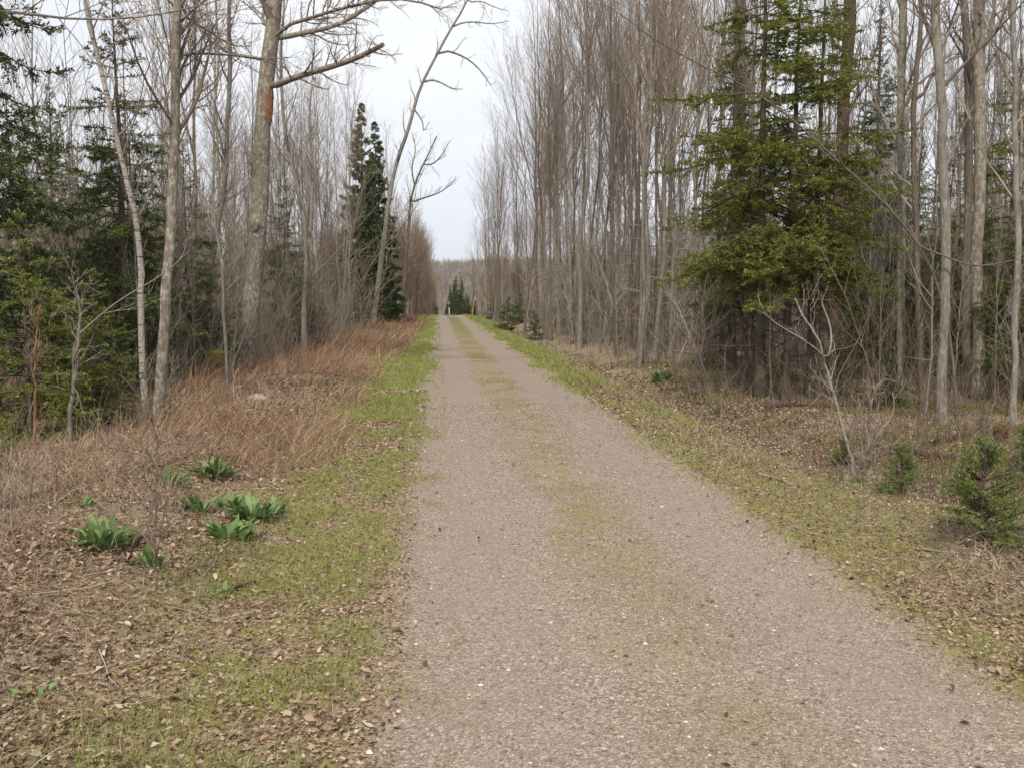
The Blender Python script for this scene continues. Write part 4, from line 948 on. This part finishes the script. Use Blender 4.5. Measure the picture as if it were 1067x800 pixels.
M['moss_green'] = mat_plain("floor_moss", [(0, (.07, .06, .018)), (.5, (.13, .12, .028)), (1, (.21, .19, .045))], .9, .1)
d4 = zone(100000, 6.0, 26, 4.5, 13, lambda x, y: sstep(vnoise(x, y, 1.1, 64) * .7 + vnoise(x, y, .4, 65) * .3, .42, .56))
blades('moss', d4, rng.uniform(.03, .14, len(d4)), (0, 0), 'yellowish moss and low growth on the forest floor on the right', 'moss_green', .012, 3, .5, .9, 12, 'moss')
d5 = zone(26000, 9, 22, -3.2, -9, lambda x, y: sstep(vnoise(x, y, 1.1, 66) * .7 + vnoise(x, y, .4, 67) * .3, .5, .62))
blades('moss', d5, rng.uniform(.03, .14, len(d5)), (0, 0), 'dull moss and low growth on the forest floor on the left', 'moss_green', .012, 3, .5, .9, 12, 'moss')

# ------------------------------------------------------------------ green leafy plants
M['leek'] = mat_plain("broad_green_leaves", [(0, (.075, .125, .035)), (.5, (.135, .215, .07)), (1, (.23, .31, .13))], .6, .3)
M['low_green'] = mat_plain("small_green_leaves", [(0, (.05, .09, .025)), (1, (.12, .19, .05))], .6, .25)
def leafy(name, label, loc, n, L, W, cat='plant', spreadr=.08, lean=.9, mat='leek'):
    root = thing(name, label, cat, loc)
    n = int(n * 1.5); L = L * .85; W = W * 1.0; spreadr = spreadr * 1.25
    mb = MB(); K = 7
    az = rng.random(n) * 6.283; B = np.stack([np.cos(az), np.sin(az)], -1) * (spreadr * np.sqrt(rng.random(n)))[:, None]
    az = az + rng.normal(size=n) * .5
    P = np.empty((n, K, 3)); P[:, 0] = np.column_stack([B, ground_z(B[:, 0] + loc[0], B[:, 1] + loc[1]) - loc[2] - .01])
    e = np.radians(rng.uniform(38, 88, n)); d = np.stack([np.cos(az) * np.cos(e), np.sin(az) * np.cos(e), np.sin(e)], -1)
    LL = L * rng.uniform(.6, 1.15, n); dr = lean * rng.uniform(.4, 1.2, n)
    S_ = np.stack([-np.sin(az), np.cos(az), np.zeros(n)], -1)
    out = np.stack([np.cos(az), np.sin(az), np.zeros(n)], -1)
    Ds = []
    for k in range(1, K):
        d = nrm(d + (out * .25 + np.array([0, 0, -.45])) * (dr * (k / K) * .7)[:, None]); P[:, k] = P[:, k - 1] + d * (LL / (K - 1))[:, None]
    prof = np.array([.22, .35, .75, 1, .92, .6, .06]); ww = W * rng.uniform(.7, 1.15, n)
    T = nrm(np.gradient(P, axis=1)); Nn = nrm(np.cross(np.repeat(S_[:, None], K, 1), T))
    h = (ww[:, None] * prof)[..., None]
    V = np.stack([P + S_[:, None] * h * .5 + Nn * h * -.16, P, P - S_[:, None] * h * .5 + Nn * h * -.16], 2)
    i, k, s = np.meshgrid(np.arange(n), np.arange(K - 1), np.arange(2), indexing='ij'); q = (i * K + k) * 3 + s
    mb.add(V.reshape(-1, 3), np.stack([q, q + 1, q + 4, q + 3], -1).reshape(-1, 4), np.repeat(rng.random(n), K * 3), 0, True)
    mb.build('leaves', M[mat], root); return root
GP = 'green leafy plants in the litter left of the path'
for (u, v, n, L, W, lab) in [
    (238, 563, 34, .20, .045, 'bright green leafy clump nearest the grass, lowest of the large clumps on the left'),
    (262, 540, 40, .21, .045, 'widest bright green leafy clump, directly above the lowest large one'),
    (285, 536, 14, .17, .035, 'small leafy tuft at the right end of the widest green clump'),
    (241, 532, 18, .19, .045, 'leafy tuft rising behind the left end of the widest green clump'),
    (222, 497, 34, .24, .050, 'large bright green leafy clump farthest up the bank on the left'),
    (208, 534, 14, .19, .045, 'small upright leafy clump left of the widest green clump'),
    (178, 508, 20, .20, .040, 'dull green leafy clump behind the dark twiggy stem'),
    (110, 568, 36, .20, .045, 'spreading green leafy clump standing apart at the left'),
    (163, 590, 13, .15, .040, 'small leafy clump at the foot of the dark twiggy stem'),
    (285, 468, 9, .16, .04, 'tiny leafy tuft in the dry grass above the other green clumps'),
    (232, 620, 7, .10, .03, 'tiny leafy tuft at the edge of the grass below the lowest large clump'),
    (86, 528, 6, .10, .03, 'tiny yellowish leafy tuft above the clump standing apart at the left'),
    (40, 730, 7, .09, .03, 'tiny grey-green leafy tuft in the dead leaves at the lower left'),
    (690, 397, 40, .34, .08, 'low bright green leafy patch in the ditch right of the path')]:
    leafy('leafy_plant', lab, gp(u, v), n, L, W, spreadr=.09 if n > 30 else .05)
leafy('leafy_plant', 'low dull green leafy tuft on the right verge before the hemlock trunks', gp(750, 430), 40, .16, .02, spreadr=.2, mat='low_green')
leafy('leafy_plant', 'grey-green leafy tuft at the left foot of the bare shrub on the right', gp(885, 505), 22, .14, .02, spreadr=.14, mat='low_green')

# ------------------------------------------------------------------ stump, logs, fallen branches, posts
def log(name, label, pts, w0, w1, mat, cat='log', lift=.5, stubs=4):
    W = np.array([gp(u, v) for (u, v) in pts]); dep = float(W[0] @ FWD); P = resample(W, 12); r = .5 * dep / FPX * np.linspace(w0, w1, 12)
    P[:, 2] = ground_z(P[:, 0], P[:, 1]) + r * lift + .01; O = P[0].copy(); root = thing(name, label, cat, O)
    mb = MB(); tubes(mb, P - O, r, 9, a=.5, cap=True, rough=.15); tubes(mb, (P - O)[::-1], r[::-1] * .98, 9, a=.5, cap=True); mb.build('stem', M[mat], root)
    if stubs:
        A, RA, _, _ = grow((P - O)[None], r[None], stubs, .15, 1, (35, 75), .3, .0, .12, 5, .5, .003, .3)
        for q, rr in zip(A, RA):
            b = MB(); tubes(b, q, rr, 5, a=.5, cap=True); b.build('side_branch', M[mat], root)
    return root
log('fallen_log', 'dark rotting log in the shade right of the bare shrub', [(935, 470), (975, 478), (1010, 482)], 10, 7, 'rot_wood')
log('fallen_log', 'mossy rotting log lying beside the front grey trunk on the right', [(975, 465), (1010, 455), (1045, 452)], 9, 7, 'rot_wood')
log('fallen_log', 'thin dark log at the feet of the hemlocks', [(800, 428), (850, 424), (905, 420)], 7, 4, 'rot_wood')
log('fallen_branch', 'grey fallen branch lying along the front of the right-hand stand', [(655, 352), (625, 356), (590, 358)], 3, 1.5, 'dead_wood', 'branch')
log('fallen_branch', 'thin fallen branch low across the brush below the bare stand', [(700, 372), (730, 370), (755, 367)], 3, 1.5, 'dead_wood', 'branch')
log('fallen_branch', 'pale crooked stick in the litter between shrub and bright young spruce', [(974, 596), (988, 583), (1002, 570)], 3, 1.5, 'dead_wood', 'branch', 1, 2)
log('fallen_branch', 'pale dead stick lying below the bright young spruce', [(960, 574), (990, 578), (1012, 578)], 3, 1.6, 'dead_wood', 'branch', 1, 2)
log('fallen_branch', 'short grey stick lying on the right verge', [(790, 496), (808, 500), (822, 506)], 3.5, 2, 'dead_wood', 'branch', 1, 1)
log('fallen_branch', 'long pale stick lying across the dry grass on the left', [(235, 462), (275, 459), (315, 461)], 3, 1.6, 'dead_wood', 'branch', 1, 2)
log('fallen_branch', 'broken brown stick on the grass right of the tiny leafy tuft', [(243, 616), (254, 612), (266, 608)], 5, 3, 'rot_wood', 'branch', .8, 0)
log('fallen_branch', 'reddish dead branch heap end at the left edge of the picture', [(-8, 486), (15, 492), (36, 500)], 5, 3, 'bark_red', 'branch', 1, 8)

def stump(u, v, hpx, wpx, label):
    b = gp(u, v); dep = float(b @ FWD); H = hpx * dep / FPX; r = .5 * wpx * dep / FPX
    root = thing('tree_stump', label, 'stump', b); K = 7; P = np.zeros((1, K, 3)); P[0, :, 2] = np.linspace(-.1, H, K)
    R = r * (1 + .7 * np.exp(-np.linspace(0, 5, K)))[None]
    mb = MB(); tubes(mb, P, R, 16, a=.5, rough=.22, cap=False); mb.build('wood', M['rot_wood'], root)
    t = MB(); n = 20; an = np.arange(n) * 6.283 / n; rr = r * rng.uniform(.95, 1.12, n)
    V = np.concatenate([[[0, 0, H + .07]], np.stack([np.cos(an) * rr, np.sin(an) * rr, H - .01 + rng.random(n) * .05], -1), np.stack([np.cos(an) * rr * 1.02, np.sin(an) * rr * 1.02, H - .12 - rng.random(n) * .1], -1)])
    i = np.arange(n); j = (i + 1) % n
    t.add(V, np.stack([0 * i, 1 + i, 1 + j], -1)); t.add(V, np.stack([1 + i, 1 + n + i, 1 + n + j, 1 + j], -1))
    t.build('moss_cap', M['moss'], root)
mm = NT("stump_moss", .95, .05); mm.col(mm.ramp(mm.noise(mm.obj(), 30, 4), [(.3, (.035, .028, .010)), (.7, (.095, .075, .025))])); M['moss'] = mm.m
stump(229, 402, 34, 20, 'dark rotten stump with a mossy top left of the thick maple')
stump(1042, 462, 14, 14, 'low rotten stump in the shade near the right edge')
def rock(u, v, s, label):
    b = gp(u, v); mb = MB(); blob(mb, np.array([0, 0, s * .15]), (s, s * .8, s * .55), 10, int(u)); o = mb.build('rock', M['rock']); o.location = b; tag(o, label, 'rock'); return o
mm = NT("grey_rock", .9, .15); c = mm.noise(mm.obj(), 12, 5); mm.col(mm.ramp(c, [(.3, (.16, .14, .12)), (.7, (.38, .35, .32))])); mm.bump(c, .5, .02); M['rock'] = mm.m
rock(268, 417, .13, 'pale rock lying in the dead brush below the thick maple')
rock(382, 352, .22, 'pale flat rock at the top of the dry grass near the bowing tree')

mm = NT("yellow_paint", .6, .3); mm.col(mm.ramp(mm.noise(mm.obj(), 5, 3), [(.3, (.30, .20, .06)), (.7, (.42, .30, .11))])); M['yellow'] = mm.m
mm = NT("weathered_white_paint", .6, .3); mm.col(mm.ramp(mm.noise(mm.obj(), 9, 3), [(.3, (.34, .33, .30)), (.7, (.52, .51, .47))])); M['white'] = mm.m
b = at_depth(491.5, 80); root = thing('leaning_pole', 'thin yellow pole leaning right beside the path at its far end', 'pole', b)
mb = MB(); tubes(mb, np.array([[0, 0, -.3], [.12, 0, .5], [.2, 0, 1.1], [.34, 0, 1.7]]), np.array([.045, .042, .04, .035]), 8, a=.5, cap=True); mb.build('shaft', M['yellow'], root)
mb = MB(); tubes(mb, np.array([[.22, 0, 1.2], [.36, 0, 1.32], [.42, 0, 1.5]]), np.array([.03, .025, .02]), 6, a=.5, cap=True); mb.build('side_arm', M['yellow'], root)
b = at_depth(468.5, 80); root = thing('marker_post', 'small pale marker post standing in the middle of the far crest', 'post', b)
mb = MB(); tubes(mb, np.array([[0, 0, -.2], [0, 0, .5]]), np.array([.035, .035]), 8, a=.5, cap=True); mb.build('shaft', M['white'], root)
mb = MB(); tubes(mb, np.array([[0, 0, .5], [0, 0, .58], [0, 0, .61]]), np.array([.06, .06, .02]), 8, a=.5, cap=True); mb.build('cap', M['white'], root)
b = gp(418, 338); root = thing('marker_stake', 'low stake with a small white disc at the left edge far along the path', 'marker', b)
mb = MB(); tubes(mb, np.array([[0, 0, -.2], [0, 0, .42]]), np.array([.018, .018]), 6, a=.5, cap=True); mb.build('stake', M['dead_wood'], root)
mb = MB(); blob(mb, np.array([0, -.02, .45]), (.075, .02, .075), 10, 3); mb.build('disc', M['white'], root)
hz = bpy.data.materials.new("haze"); hz.use_nodes = True; ht = hz.node_tree; ht.nodes.clear()
ho = ht.nodes.new("ShaderNodeOutputMaterial"); hv = ht.nodes.new("ShaderNodeVolumePrincipled")
hv.inputs['Color'].default_value = (.86, .88, .95, 1); hv.inputs['Density'].default_value = .00022; hv.inputs['Anisotropy'].default_value = .2
ht.links.new(hv.outputs[0], ho.inputs['Volume'])
mb = MB(); X0, X1, Y0, Y1, Z0, Z1 = -950, 950, -60, 2500, -36, 46
mb.add(np.array([[a, b_, c_] for c_ in (Z0, Z1) for b_ in (Y0, Y1) for a in (X0, X1)]), np.array([[0, 2, 3, 1], [4, 5, 7, 6], [0, 1, 5, 4], [2, 6, 7, 3], [0, 4, 6, 2], [1, 3, 7, 5]]), None, 0, False)
tag(mb.build('haze', hz), 'thin pale haze over the far hill', 'haze', None, 'stuff')
print('TREES', NTREE, 'faces', sum(len(m.polygons) for m in bpy.data.meshes))
